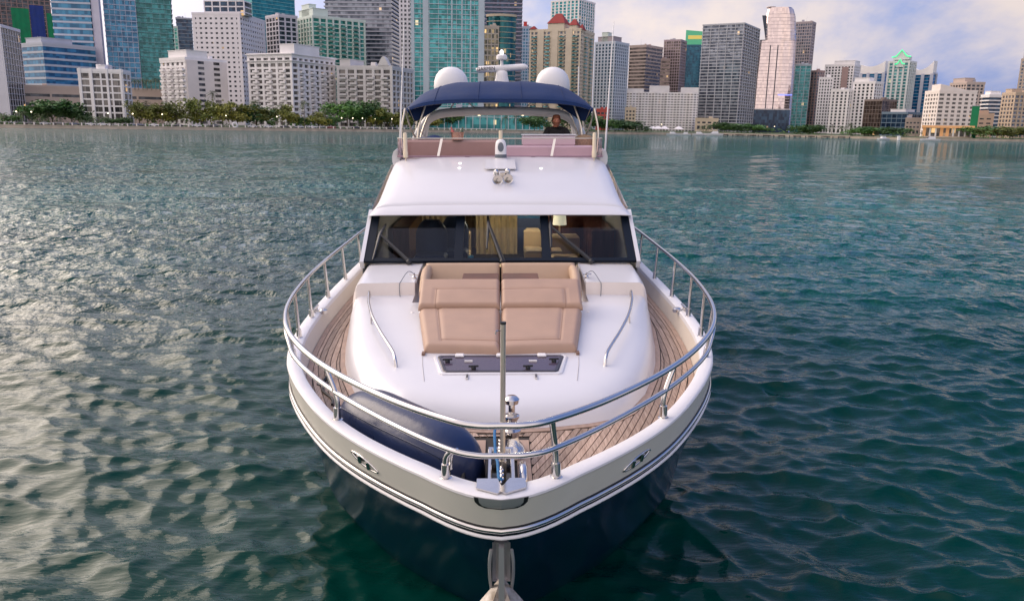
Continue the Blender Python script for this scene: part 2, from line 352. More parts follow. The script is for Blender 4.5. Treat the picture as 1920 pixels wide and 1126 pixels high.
# ------------------------------------------------------------------ shore
GZ = 1.3
SHORE = [(-900, 224, 0), (-250, 235, 0), (0, 239.5, 0), (300, 243.3, 0), (560, 246, 0), (720, 247.6, 0), (1000, 250, 0), (1140, 251.5, 0), (1290, 253, 0), (1450, 255.5, 0), (1600, 259.5, 0), (1730, 263.0, 0), (1920, 265.8, 0), (2150, 270, 0), (2700, 281, 0)]
SHP = [WZ(x, y, 0) for x, y, _ in SHORE]
def shore_at(px):
    """point on the quay edge in the direction of picture column px"""
    for (xa, ya, _), (xb, yb, _) in zip(SHORE, SHORE[1:]):
        if xa <= px <= xb: return WZ(px, ya + (yb - ya) * (px - xa) / (xb - xa), 0)
CONC = mat('quay concrete', (.50, .42, .34), .85, var=.3, vscale=.3)
ASPH = mat('promenade asphalt', (.07, .065, .065), .9, var=.2, vscale=.4)
GRASS = mat('verge grass', (.05, .085, .025), .95, var=.4, vscale=.3)
def norm2(i):
    a = SHP[max(i - 1, 0)]; b = SHP[min(i + 1, len(SHP) - 1)]; d = Vector((b.x - a.x, b.y - a.y, 0)).normalized(); return Vector((-d.y, d.x, 0))
def offs(d, z): return [(SHP[i] + norm2(i) * d).to_tuple()[:2] + (z,) for i in range(len(SHP))]
def sheet(rowsz, m_, name):
    mb = MB(); mb.grid(rowsz); o = mb.build(name, m_, None, 0); tag(o, kind='structure'); return o
FARL = [(p.x * 6, 5200, GZ) for p in SHP]
sheet([offs(9, GZ), FARL], GRASS, 'ground')
sheet([offs(1.0, GZ + .06), offs(9.2, GZ + .06)], ASPH, 'promenade')
mb = MB(); mb.grid([offs(-.15, -1.5), offs(-.1, 1.05), offs(-.25, 1.1), offs(-.25, 1.42), offs(1.0, 1.42), offs(1.0, 1.2)])
o = mb.build('sea_wall', CONC, None, 30); tag(o, 'tan concrete sea wall along the far waterfront', 'sea wall')

# ------------------------------------------------------------------ towers
def wall(c, rough=.75): return mat('facade %.2f %.2f %.2f' % c, c, rough, var=.10, vscale=.12)
def gl(c1, c2, bay=2.0, fh=3.3, lit=.004, metal=.35, rough=.12):
    return tower_glass('glass %.2f%.2f%.2f%.2f%.2f%.2f b%.1f f%.1f m%.2f l%.3f' % (*c1, *c2, bay, fh, metal, lit), c1, c2, bay, fh, lit, metal, rough)
WHT = wall((.82, .79, .80)); WHT2 = wall((.76, .72, .75)); PINKW2 = wall((.78, .70, .67)); TAN = wall((.52, .43, .36)); LILAC = wall((.42, .40, .47)); GREYW = wall((.40, .40, .46)); BROWN = wall((.22, .16, .15)); BEI = wall((.60, .50, .38)); DKB = wall((.06, .07, .10)); PGRN = wall((.58, .66, .62)); BLUEW = wall((.36, .46, .60))
G_TEAL = gl((.015, .16, .18), (.07, .36, .40)); G_TEALD = gl((.008, .10, .11), (.04, .24, .27)); G_BLUE = gl((.012, .08, .17), (.05, .22, .38)); G_DARK = gl((.012, .018, .028), (.07, .08, .10), lit=.005); G_GRN = gl((.02, .16, .14), (.12, .42, .36)); G_BRZ = gl((.05, .04, .04), (.20, .16, .14), metal=.6); G_NAVY = gl((.008, .02, .05), (.03, .07, .13)); G_GREY = gl((.06, .075, .11), (.26, .29, .35), lit=.005); G_MIR = gl((.52, .44, .44), (.66, .56, .54), metal=.95, rough=.06, lit=.006); G_ROOM = gl((.03, .03, .035), (.22, .20, .19), lit=.006, metal=.1)
NB = [0]
def tower(label, xl, xr, yt, D, wallm=WHT, glass=G_DARK, xc=None, aL=35, dep=None, fh=3.3, band=.9, proud=.35, bay=4.0, pw=.8, pier=True, base=GZ, crown=None, name='apartment_tower', cat='building', group=None, panes=False, pdepth=None, par=1.4, rot=0.0, fins=None, top_slab=True):
    ym = (yt + 236) / 2 if yt < 236 else yt
    xm = xc if xc is not None else (xl + xr) / 2
    P0 = W(xm, ym, D); Pl = W(xl, ym, D); Pr = W(xr, ym, D); az = math.atan2(P0.x, P0.y)
    k = math.cos(az)
    H_ = W(xm, yt, D).z - base
    if xc is not None and xl < xc < xr:
        a = R(aL); A = (P0.x - Pl.x) * k; Bw = (Pr.x - P0.x) * k; rect = (-A / math.cos(a), 0.0, 0.0, Bw / math.sin(a)); rz = -az - a
    else:
        w = (Pr.x - Pl.x) * k; d = dep or min(max(w * .7, 10), 26); rect = (-w / 2, w / 2, 0.0, d); rz = -az + R(rot)
    t = thing(name, label, cat, (P0.x, P0.y, base), group=group, rz=rz)
    x0, x1, y0, y1 = rect
    if yt < 0: H_ += 6
    nf = max(1, int(round(H_ / fh))); fh = H_ / nf
    core = MB().box(x0, x1, y0, y1, 0, H_, 0); core.build('glazing', glass, t, 0)
    if top_slab: MB().box(x0 - proud - .1, x1 + proud + .1, y0 - proud - .1, y1 + proud + .1, H_ - .1, H_ + par).build('parapet', wallm, t, 0)
    if band > 0:
        me = MB().box(x0 - proud, x1 + proud, y0 - proud, y1 + proud, 0, band).mesh('floor_band', wallm, smooth=0)
        for i in range(nf): inst('floor_band', me, t, (0, 0, i * fh + (fh - band if i else 0) - (fh - band) * 0))
    if pier:
        pd = pdepth if pdepth is not None else proud * .96
        def cols_(L_): n_ = max(1, int(round(L_ / bay))); return n_, L_ / n_
        nx, sx_ = cols_(x1 - x0); ny, sy_ = cols_(y1 - y0)
        mef = MB().box(-pw / 2, pw / 2, -pd, .1, 0, H_).mesh('pier', wallm, smooth=0)
        mes = MB().box(-.1, pd, -pw / 2, pw / 2, 0, H_).mesh('pier', wallm, smooth=0)
        for i in range(nx + 1): inst('pier', mef, t, (min(max(x0 + i * sx_, x0 + pw / 2 - pd + .01), x1 - pw / 2 + pd - .01), y0, 0))
        side = x1 if (xc is not None or az < 0) else x0
        if side == x0: mes = MB().box(-pd, .1, -pw / 2, pw / 2, 0, H_).mesh('pier', wallm, smooth=0)
        for i in range(1, ny + 1): inst('pier', mes, t, (side, min(y0 + i * sy_, y1 - pw / 2), 0))
        if panes:
            fr = mat('window frame', (.55, .54, .55), .5)
            wp = sx_ - pw - .1; hp = fh - band - .1
            mp_ = MB().box(-wp / 2, wp / 2, -.06, -.02, 0, hp).mesh('window', glass, smooth=0)
            mr_ = MB().box(-.035, .035, -.10, -.06, 0, hp).mesh('mullion', fr, smooth=0)
            for i in range(nx):
                for f in range(nf - 1):
                    q = inst('window', mp_, t, (x0 + (i + .5) * sx_, y0, f * fh + (band if f == 0 else 0) + .05)); inst('mullion', mr_, q)
    if fins:
        for f0, fw, fd in fins:
            xx = x0 + (x1 - x0) * f0; MB().box(xx - fw / 2, xx + fw / 2, y0 - fd, y0 + .3, 0, H_ + par + .5).build('fin', wallm if wallm not in (GREYW,) else WHT, t, 0)
    if crown: crown(t, rect, H_, wallm)
    if yt > 0 and (x1 - x0) > 8:
        for q in range(random.randint(2, 4)):
            ux, uy, us, uh = x0 + (x1 - x0) * random.uniform(.12, .85), y0 + (y1 - y0) * random.uniform(.35, .8), random.uniform(.8, 2.0), random.uniform(1.2, 2.8)
            MB().box(ux - us, ux + us, uy - us * .7, uy + us * .7, H_ + par - .1, H_ + par + uh).build('rooftop_unit', random.choice((wallm, GREYW, wallm)), t, 0)
        if random.random() < .5: MB().tube([(x0 + (x1 - x0) * .6, y0 + 3, H_), (x0 + (x1 - x0) * .6, y0 + 3, H_ + random.uniform(5, 9))], [.15, .05], 5).build('roof_mast', GREYW, t)
    return t, rect, H_, fh
def penthouse(fx0, fx1, h, m_=None, d=.6):
    def fn(t, r, H_, wm):
        x0, x1, y0, y1 = r; w = x1 - x0; MB().box(x0 + w * fx0, x0 + w * fx1, y0 + .8, y0 + (y1 - y0) * d, H_ + .9, H_ + .9 + h).build('penthouse', m_ or wm, t, 0)
        MB().box(x0 + w * fx0 - .3, x0 + w * fx1 + .3, y0 + .5, y0 + (y1 - y0) * d + .3, H_ + .9 + h, H_ + 1.2 + h).build('penthouse_roof', m_ or wm, t, 0)
    return fn
def seq(*fs):
    def fn(*a):
        for f in fs: f(*a)
    return fn

def balconies(t, r, H_, fh, wm, fr, face='front', w=3.2, d=1.5, skip=1, top=1, rail=None):
    """a column of projecting balconies at each fraction of a face: slab and parapet in one piece"""
    x0, x1, y0, y1 = r; rm = rail or wm; L_ = (x1 - x0) if face == 'front' else (y1 - y0)
    mb = MB()
    if face == 'front': mb.box(-w / 2, w / 2, -d, 0, 0, .22); mb.box(-w / 2, w / 2, -d, -d + .12, .22, 1.1, 1); mb.box(-w / 2, -w / 2 + .12, -d + .12, 0, .22, 1.1, 1); mb.box(w / 2 - .12, w / 2, -d + .12, 0, .22, 1.1, 1)
    else: mb.box(0, d, -w / 2, w / 2, 0, .22); mb.box(d - .12, d, -w / 2, w / 2, .22, 1.1, 1); mb.box(0, d - .12, -w / 2, -w / 2 + .12, .22, 1.1, 1); mb.box(0, d - .12, w / 2 - .12, w / 2, .22, 1.1, 1)
    me = mb.mesh('balcony', [wm, rm], smooth=0)
    for u in fr:
        for f in range(skip, int(round(H_ / fh)) - top):
            inst('balcony', me, t, (x0 + L_ * u, y0 - .55, f * fh) if face == 'front' else (x1 + .55, y0 + L_ * u, f * fh))
# far left
GREEN = mat('green safety netting', (.005, .20, .085), .85, var=.25, vscale=.2); BLUEN = mat('blue netting', (.015, .04, .22), .8, var=.25, vscale=.2)
t, r, H_, fh = tower('unfinished brown concrete tower with green safety netting behind the dark slab block', -40, 106, -12, 720, wall((.26, .17, .16)), G_DARK, fh=3.4, band=.6, bay=4.2, pw=.7, proud=.5, name='unfinished_tower')
for px0, px1, py0, py1, m_ in ((31, 64, 15, 80, GREEN), (97, 112, 22, 80, GREEN), (66, 92, 8, 78, BLUEN)):
    w = r[1] - r[0]; u0 = (px0 + 40) / 146; u1 = (px1 + 40) / 146; z1 = W(px0, py0, 720).z - GZ; z0 = W(px0, py1 + 30, 720).z - GZ
    mb = MB(); mb.grid([[(r[0] + w * u, r[2] - .75 - .12 * math.sin(u * 90) - .08 * math.sin(z * .7), z) for u in np.linspace(u0, u1, 14)] for z in np.linspace(z0, z1, 10)]); mb.build('netting', m_, t, 60)
tower('dark slab block with white grid and blank white end wall at the left edge', 8, 48, 50, 430, WHT2, G_DARK, xc=8.5, aL=20, fh=3.0, band=.2, proud=.3, bay=3.6, pw=.2, name='slab_block')
mbt = thing('blank_wall_tower', 'blank pale grey stair tower closing the left edge of the picture', 'building', tuple(W(-6, 140, 428))[:2] + (GZ,), rz=R(33)); MB().box(-5.0, 4.2, 0, 9, 0, W(0, 50, 428).z - GZ).build('wall', WHT2, mbt, 0); MB().box(-5.3, 4.5, -.3, 9.3, W(0, 50, 428).z - GZ - .2, W(0, 50, 428).z - GZ + 1).build('parapet', WHT2, mbt, 0)
tower('blue glass office tower with white floor bands and tall white corner pier', 107, 196, -14, 580, wall((.48, .50, .58)), G_BLUE, xc=178, aL=15, fh=4.2, band=1.25, proud=.3, pier=False, name='office_tower', crown=lambda t, r, H_, wm: MB().box(r[1] + .35, r[1] + 5.4, r[2] + 1, r[2] + 6, 0, H_ + 2).build('corner_pier', wall((.56, .54, .64)), t, 0))
tower('lower blue glass office block with white bands stepping out before the tall office tower', 46, 190, 83, 545, wall((.48, .50, .58)), G_BLUE, xc=88, aL=62, fh=4.3, band=1.35, proud=.3, pier=False, name='office_block', crown=penthouse(.2, .9, 3.5))
tower('blue curved glass tower directly right of the white corner pier', 203, 262, -14, 600, wall((.42, .46, .58)), G_BLUE, fh=3.6, band=.55, proud=.35, pier=True, bay=3.2, pw=.3, name='glass_tower', dep=30)
tower('green glass tower with fine balcony lines left of the white tower row', 258, 327, -14, 615, wall((.16, .34, .36)), G_TEALD, fh=3.4, band=.4, proud=1.1, bay=4.4, pw=.25, pdepth=.3, name='glass_tower', dep=24)
tower('long tan parking podium behind the shore trees at left', 46, 315, 168, 470, wall((.50, .40, .35)), G_DARK, fh=4.8, band=3.2, proud=.3, bay=14, pw=1.0, name='parking_podium', dep=22)
t, r, H_, fh = tower('small white hotel with wide window bays and rooftop box at left', 153, 247, 136, 405, WHT, G_ROOM, xc=233, aL=16, fh=3.15, band=.75, proud=.45, bay=4.9, pw=.75, panes=True, name='hotel', crown=seq(penthouse(.44, .60, 2.2), lambda t, r, H_, wm: [MB().box(r[0] + (r[1] - r[0]) * f - .5, r[0] + (r[1] - r[0]) * f + .5, r[2] - .9, r[2] + .6, 0, H_ + 1.6).build('buttress', WHT, t, 0) for f in (0.03, .29, .65, .97)]))
tower('slim dark navy glass tower in the gap left of the white towers', 337, 366, 36, 860, GREYW, G_NAVY, fh=3.6, band=.3, pier=False, name='glass_tower')
tower('narrow pale green tower in the gap beside the navy one', 326, 339, 52, 830, PGRN, G_GRN, fh=3.4, band=.7, bay=4, name='apartment_tower')
# white condominiums
t, r, H_, fh = tower('white condominium with balconies round its left corner and flat roof slab', 306, 428, 112, 455, WHT, G_ROOM, xc=352, aL=58, fh=3.05, band=1.25, proud=.8, bay=5.2, pw=2.2, pdepth=.5, panes=False, name='condominium', crown=seq(penthouse(.25, 1.0, 4.2, d=.55)))
balconies(t, r, H_, fh, WHT, (.12, .42, .72, .93), w=3.8, d=1.9)
x0, x1, y0, y1 = r
# blank end wall with grouped windows on its right face
MB().box(x1 + .82, x1 + 1.3, y0 - .5, y1 + .3, 0, H_).build('end_wall', PINKW2, t, 0)
wm_ = MB().box(0, .08, -1.9, 1.9, 0, 1.5).mesh('window', G_ROOM, smooth=0)
L_ = y1 - y0
for f in range(nf_ if False else int(H_ / fh)):
    for u in (.34, .74): inst('window', wm_, t, (x1 + 1.28, y0 + L_ * u, f * fh + 1.1))
tower('tall white tower with tiny punched windows and glazed crown', 367, 503, 28, 565, WHT2, G_DARK, xc=455, aL=24, fh=3.1, band=1.9, proud=.3, bay=3.6, pw=2.1, name='apartment_tower', crown=lambda t, r, H_, wm: (MB().box(r[0] + 8, r[0] + 36, 2, 14, H_, H_ + 9).build('crown_glazing', G_NAVY, t, 0), [MB().box(r[0] + 7.7, r[0] + 36.3, 1.7, 14.3, H_ + z, H_ + z + .8).build('crown_band', wm, t, 0) for z in (1.4, 5, 8.6)], [MB().box(r[0] + 7.6 + 5.6 * i, r[0] + 8.4 + 5.6 * i, 1.6, 2.4, H_, H_ + 9.4).build('crown_post', wm, t, 0) for i in range(6)]))
tower('pale grey slab with dark window strips right of the tall white tower', 503, 561, 30, 610, wall((.52, .50, .56)), G_DARK, xc=527, aL=62, fh=3.3, band=.9, proud=.35, bay=4.6, pw=1.2, name='slab_block')
tower('teal and green glass tower rising behind the white towers, top out of frame', 432, 560, -12, 850, wall((.25, .45, .45)), gl((.01, .16, .20), (.03, .26, .30)), xc=478, aL=60, fh=3.5, band=.35, pier=False, name='glass_tower', fins=((.5, 8, .5),))
t, r, H_, fh = tower('wide white condominium with balcony bays and heavy roof cornice', 468, 633, 104, 460, WHT, G_ROOM, xc=549, aL=40, fh=3.0, band=1.2, proud=.7, bay=5.0, pw=1.5, pdepth=.8, name='condominium', crown=seq(penthouse(.72, 1.05, 5.2), lambda t, r, H_, wm: [MB().box(r[0] - 1.6, r[1] + 1.6, r[2] - 1.6, r[3] + 1.6, H_ - 3.0 + z, H_ - 2.5 + z).build('cornice', wm, t, 0) for z in (0, 3.6)]))
balconies(t, r, H_, fh, WHT, (.18, .5, .82), w=3.6, d=1.7, top=2); balconies(t, r, H_, fh, WHT, (.2, .45, .7, .92), 'side', w=3.6, d=1.7, top=2)
t, r, H_, fh = tower('pale green apartment tower with stepped crown behind the wide condominium', 562, 690, 32, 620, PGRN, G_GRN, xc=590, aL=66, fh=3.2, band=.75, proud=.6, bay=5.2, pw=1.3, pdepth=.9, name='apartment_tower', crown=seq(penthouse(.0, .95, 5.5, d=.3), penthouse(.2, .7, 9, d=.15)))
balconies(t, r, H_, fh, PGRN, (.12, .34, .56, .8), 'side', w=4.4, d=1.9, rail=G_GRN)
tower('grey tower of dense horizontal balcony bands, top out of frame', 612, 752, -12, 680, GREYW, G_GREY, xc=735, aL=12, fh=3.2, band=1.0, proud=.9, pier=False, name='apartment_tower')
tower('thin white tower slice squeezed beside the grey banded tower', 750, 772, -12, 640, WHT2, G_DARK, fh=3.2, band=1.5, bay=3.2, pw=1.4, name='apartment_tower')
t, r, H_, fh = tower('white condominium with an arched roof pediment left of the yacht flybridge', 634, 776, 128, 475, wall((.60, .58, .58)), G_ROOM, xc=735, aL=22, fh=3.0, band=1.0, proud=.7, bay=5.4, pw=1.6, pdepth=.8, name='condominium', crown=penthouse(.02, .22, 4))
balconies(t, r, H_, fh, wall((.60, .58, .58)), (.1, .3, .62, .88), w=4.2, d=1.7)
mb = MB(); w = r[1] - r[0]; mb.v = []; pp = [(r[0] + w * (.86 + .1 * u), H_ + 1.3 + 5.2 * max(0, 1 - abs(u) ** 1.6)) for u in np.linspace(-1, 1, 13)]
n_ = len(pp); mb.add([(x, -1.1, z) for x, z in pp] + [(x, 3, z) for x, z in pp], [tuple(range(n_))] + [(i + 1, i, n_ + i, n_ + i + 1) for i in range(n_ - 1)] + [tuple(range(n_, 2 * n_))[::-1]]); mb.build('pediment', wall((.60, .58, .58)), t, 0)
# centre
tower('teal glass slab tower with white vertical fins, top out of frame', 772, 906, -12, 575, wall((.45, .52, .58)), G_TEAL, fh=3.2, band=.45, proud=1.0, bay=6.5, pw=.3, pdepth=.8, name='glass_tower', dep=22, fins=((.02, 2.2, 1.3), (.20, 4.0, 1.4), (.56, .9, 1.3), (.70, .9, 1.3), (.82, .9, 1.3), (.97, 4.2, 1.4)))
tower('dark lilac banded tower behind the teal slab', 908, 977, -12, 760, wall((.30, .27, .36)), G_NAVY, fh=3.5, band=1.1, proud=.5, pier=False, name='office_tower')
def curved(label, xl, xr, yt, D, wm, gm, fh=3.6, band=1.0, bulge=.22, name='glass_tower', n=14, cut=None):
    P0 = W((xl + xr) / 2, (yt + 236) / 2, D); az = math.atan2(P0.x, P0.y); w = (W(xr, 150, D).x - W(xl, 150, D).x) * math.cos(az); H_ = W((xl + xr) / 2, yt, D).z - GZ
    t = thing(name, label, 'building', (P0.x, P0.y, GZ), rz=-az)
    arc = lambda o: [((w / 2 + o) * math.sin(a) / math.sin(1.1), (1 - math.cos(a)) * w * bulge * 2.2 - o) for a in np.linspace(-1.1, 1.1, n)] + [(w / 2 + o, w * .7), (-w / 2 - o, w * .7)]
    MB().prism(arc(0), 0, H_).build('glazing', gm, t, 0); nf = int(H_ / fh); fh = H_ / nf
    if band:
        me = MB().prism(arc(.4), 0, band).mesh('floor_band', wm, smooth=0)
        for i in range(1, nf): inst('floor_band', me, t, (0, 0, i * fh))
    MB().prism(arc(.7), H_ - .2, H_ + 1.6).build('parapet', wm, t, 0)
    return t, w, H_
curved('curved dark teal glass building with pale stone left half behind the radar', 912, 966, 30, 660, wall((.50, .42, .32)), gl((.006, .07, .085), (.02, .13, .15), metal=.6, lit=.03), fh=4.0, band=.5)
t, r, H_, fh = tower('cream stone wing with lit floors beside the curved teal building', 907, 934, 52, 650, wall((.48, .42, .36)), gl((.04, .05, .05), (.4, .34, .2), lit=.10), fh=4, band=1.0, bay=3, pw=.7, name='office_block')
t, r, H_, fh = tower('slim pale blue tower left of the red roofed tower', 974, 994, 52, 900, wall((.40, .46, .58)), G_BLUE, fh=3.4, band=1.1, bay=3, pw=.9, name='apartment_tower', crown=penthouse(.3, .6, 5, RED))
REDR = mat('red roof tiles', (.30, .035, .03), .7, var=.25, vscale=.5)
t, r, H_, fh = tower('cream apartment tower with red pitched roofs behind the right dome', 990, 1112, 56, 730, wall((.68, .58, .46)), G_GREY, xc=1086, aL=18, fh=3.15, band=1.1, proud=.45, bay=4.0, pw=1.7, name='apartment_tower')
balconies(t, r, H_, fh, wall((.68, .58, .46)), (.1, .36, .64, .9), w=4.2, d=1.9, rail=G_TEAL); balconies(t, r, H_, fh, wall((.68, .58, .46)), (.3, .7), 'side', w=4.2, d=1.9, rail=G_TEAL)
x0, x1, y0, y1 = r; w = x1 - x0
def hip(t, xa, xb, ya, yb, z, h, wallh, wm):
    MB().box(xa, xb, ya, yb, z - 1, z + wallh).build('roof_turret', wm, t, 0); e = .8; xm, ym = (xa + xb) / 2, (ya + yb) / 2; rx = (xb - xa) * .18
    MB().add([(xa - e, ya - e, z + wallh), (xb + e, ya - e, z + wallh), (xb + e, yb + e, z + wallh), (xa - e, yb + e, z + wallh), (xm - rx, ym, z + wallh + h), (xm + rx, ym, z + wallh + h)], [(0, 1, 5, 4), (1, 2, 5), (2, 3, 4, 5), (3, 0, 4), (3, 2, 1, 0)]).build('roof', REDR, t, 0)
hip(t, x0 + w * .0, x0 + w * .1, -.5, 6, H_, 3, 1.5, wall((.68, .58, .46))); hip(t, x0 + w * .36, x0 + w * .68, -1.0, 14, H_, 9, 6, wall((.68, .58, .46))); hip(t, x0 + w * .78, x0 + w * .92, -.5, 8, H_, 5.5, 4, wall((.68, .58, .46))); hip(t, x1 - w * .05, x1 + .5, 2, 11, H_, 5, .4, wall((.68, .58, .46)))
for f in (.22, .5, .78): MB().box(x0 + w * f - 3, x0 + w * f + 3, -1.3, .2, 0, H_ + 1).build('bay_column', wall((.68, .58, .46)), t, 0)
tower('pale tower of white and teal strips rising behind the red roofs', 1030, 1112, 0, 950, WHT, G_TEAL, xc=1082, aL=30, fh=3.3, band=.7, proud=.6, bay=5, pw=1.8, name='apartment_tower')
tower('pale blue and white apartment tower right of the red roofed one', 1113, 1176, 80, 800, wall((.50, .55, .64)), gl((.03, .07, .12), (.10, .20, .30)), xc=1150, aL=30, fh=3.1, band=1.0, proud=.5, bay=3.8, pw=1.5, name='apartment_tower', crown=seq(penthouse(.1, .9, 5, wall((.35, .30, .32))), penthouse(.3, .6, 9, PGRN, d=.3)))
tower('tan office block with dark bronze windows and stepped right side', 1177, 1240, 86, 960, wall((.50, .40, .36)), G_BRZ, xc=1208, aL=30, fh=3.9, band=1.5, proud=.3, pier=False, name='office_tower')
tower('lower step of the tan office block', 1236, 1253, 112, 955, wall((.33, .25, .24)), G_BRZ, fh=3.9, band=1.5, proud=.3, pier=False, name='office_block')
tower('brown lilac grid tower between the tan office block and the teal one', 1241, 1283, 76, 1000, wall((.40, .32, .35)), G_BRZ, fh=3.4, band=.9, bay=3.2, pw=.7, name='office_tower', xc=1272, aL=18)
t, r, H_, fh = tower('deep teal tower topped by a green lit screen', 1283, 1313, 86, 1040, wall((.05, .16, .24)), gl((.004, .05, .10), (.02, .14, .22)), fh=3.5, band=.4, bay=4, pw=.3, name='office_tower')
mb = MB(); mb.add([(r[0] - 2, 0, H_), (r[1] + 1, 0, H_), (r[1] + 1, 0, H_ + 17), (r[0] - 2, 0, H_ + 19), (r[0] - 2, 3, H_), (r[1] + 1, 3, H_), (r[1] + 1, 3, H_ + 17), (r[0] - 2, 3, H_ + 19)], [(0, 1, 2, 3), (7, 6, 5, 4), (1, 5, 6, 2), (4, 0, 3, 7), (3, 2, 6, 7)]); mb.build('crown_screen', mat('green screen', (.05, .3, .15), .4, emit=(.10, .42, .25), estr=.3), t, 0)
mb = MB(); mb.box(r[0] + 1, r[1] - 2, -.3, -.02, H_ + 8, H_ + 12.5); mb.build('crown_light', mat('orange screen', (.5, .4, .1), .4, emit=(.7, .55, .12), estr=.35), t, 0)
# white wavy hotel
def wavy():
    D = 830; xl, xr = 1174, 1309; P0 = W(1240, 200, D); az = math.atan2(P0.x, P0.y); w = (W(xr, 200, D).x - W(xl, 200, D).x) * math.cos(az); H_ = W(1240, 173, D).z - GZ
    t = thing('hotel', 'long white hotel with wavy facade and rows of small dark windows by the right shore', 'building', (P0.x, P0.y, GZ), rz=-az)
    def front(o): return [(w * (u - .5), -o + 3.2 * math.cos((u * 3.0) * 2 * math.pi) ** 2 - 3.0 * u) for u in np.linspace(0, 1, 46)]
    poly = lambda o: front(o) + [(w / 2, 18), (-w / 2, 18)]
    MB().prism(poly(0), 0, H_).build('glazing', gl((.02, .02, .03), (.16, .15, .17), bay=3, fh=3.1, lit=.005, metal=.1), t, 0); nf = 15; fh = H_ / nf
    me = MB().prism(poly(.5), 0, fh * .62).mesh('floor_band', WHT, smooth=0)
    for i in range(nf): inst('floor_band', me, t, (0, 0, i * fh + fh * .38))
    pf = MB().box(-.6, .6, -.46, .5, 0, H_).mesh('pier', WHT, smooth=0); ff = front(0)
    for i in range(0, 46, 2): inst('pier', pf, t, (ff[i][0], ff[i][1], 0))
    for a, b, h in ((.0, .24, 3.5), (.32, .60, 6.5), (.76, 1.0, 5.0)): MB().box(w * (a - .5), w * (b - .5), 2, 14, H_, H_ + h).build('penthouse', WHT, t, 0)
wavy()
tower('small cream low block between the trees left of the wavy hotel', 1172, 1191, 204, 790, BEI, G_DARK, fh=3.4, band=1.6, bay=3.4, pw=1.2, name='low_block', dep=10)
tower('coral red low building behind the flybridge whip aerial', 1118, 1141, 207, 700, mat('coral paint', (.45, .08, .07), .8, var=.2), G_DARK, fh=3.4, band=1.6, bay=3.2, pw=1.0, name='low_block', dep=10)
tower('beige low house by the marina', 1304, 1346, 224, 800, BEI, G_DARK, fh=4, band=2.2, bay=5, pw=2, name='low_block', dep=10)
# right of centre
tower('big grey slab tower of fine horizontal louvre lines', 1311, 1419, 44, 830, wall((.50, .51, .56)), G_GREY, xc=1388, aL=16, fh=3.15, band=.75, proud=.8, bay=8.5, pw=.5, pdepth=.9, name='apartment_tower', par=.8)
def mirror():
    D = 880; xl, xr = 1414, 1492; P0 = W((xl + xr) / 2, 130, D); az = math.atan2(P0.x, P0.y); k = math.cos(az); px = lambda x: (W(x, 130, D).x - P0.x) * k; zz = lambda y: W(1450, y, D).z - GZ
    t = thing('mirrored_tower', 'tall mirrored glass tower with curved top and notched left corner', 'building', (P0.x, P0.y, GZ), rz=-az + R(4))
    LV = [(240, 1416, 1492), (178, 1416, 1491), (76, 1420, 1489), (75.5, 1431, 1489), (30, 1428, 1484), (16, 1431, 1479), (13, 1436, 1476)]
    def sec(z, a, b): 
        w = b - a; return [(a, 3, z), (a + w * .06, .8, z), (a + w * .2, 0, z), (a + w * .55, -.4, z), (a + w * .8, .6, z), (a + w * .94, 3, z), (b, 7, z), (b, 22, z), (a, 22, z)]
    rows = [sec(zz(y) if y < 240 else 0, px(a), px(b)) for y, a, b in LV]
    mb = MB(); mb.grid(rows, closed_u=True); mb.add(rows[-1], [tuple(range(9))]); mb.build('glazing', G_MIR, t, 20)
    Y_ = [r[0] for r in LV]; H_ = zz(16); nf = int(H_ / 3.6); m_ = wall((.62, .53, .52))
    for i in range(1, nf):
        z = i * 3.6; y = np.interp(z, [zz(q) for q in Y_[::-1]], Y_[::-1]) if True else 0
        zs = [zz(q) if q < 240 else 0 for q in Y_]; a = np.interp(z, zs, [q[1] for q in LV]); b = np.interp(z, zs, [q[2] for q in LV])
        pts = [(x * 1.004, yy_ - .18, 0) for x, yy_, _ in sec(0, px(a), px(b))]; MB().prism([(p[0], p[1]) for p in pts], z, z + .35).build('floor_band', m_, t, 0)
    mb = MB(); mb.box(px(1421), px(1432), 3, 20, zz(78), zz(74)); mb.build('notch_deck', DKB, t, 0)
    mb = MB(); mb.add([(px(1421), 2.6, zz(28)), (px(1430), 2.6, zz(28)), (px(1434), 2.6, zz(74)), (px(1431), 2.6, zz(74)), (px(1421), 4, zz(28)), (px(1430), 4, zz(28)), (px(1434), 4, zz(74)), (px(1431), 4, zz(74))], [(0, 1, 2, 3), (7, 6, 5, 4), (0, 3, 7, 4), (1, 5, 6, 2), (0, 4, 5, 1)]); mb.build('notch_frame', DKB, t, 0)
    for x in (1441, 1455): MB().box(px(x) - .5, px(x) + .5, -.6, 1, 0, zz(85)).build('mullion_strip', DKB, t, 0)
    MB().lathe([(px(1440) - px(1431), 0), (px(1440) - px(1431), 1), (0, 1.2)], (px(1437), 8, zz(12.6)), 16).build('roof_dish', m_, t, 0)
    MB().box(px(1463), px(1489), -.9, -.6, zz(178.5), zz(177)).build('blue_light_strip', mat('blue neon', (.1, .1, .6), .4, emit=(.12, .16, 1.0), estr=2.0), t, 0)
    MB().box(px(1411), px(1488), -2.5, 16, 0, zz(206)).build('podium', G_NAVY, t, 0); MB().box(px(1411) - .3, px(1488) + .3, -2.8, 16, zz(206), zz(204.5)).build('podium_band', WHT2, t, 0)
mirror()
tower('slim grid tower behind the mirrored tower', 1484, 1521, 42, 940, wall((.40, .34, .36)), G_GREY, fh=3.4, band=1.0, proud=.3, bay=2.6, pw=.6, name='office_tower', xc=1514, aL=14)
tower('teal glazed lower part in front of the slim grid tower', 1486, 1516, 123, 900, wall((.40, .46, .52)), G_TEALD, fh=3.3, band=.45, bay=5, pw=.7, name='glass_tower', dep=14)
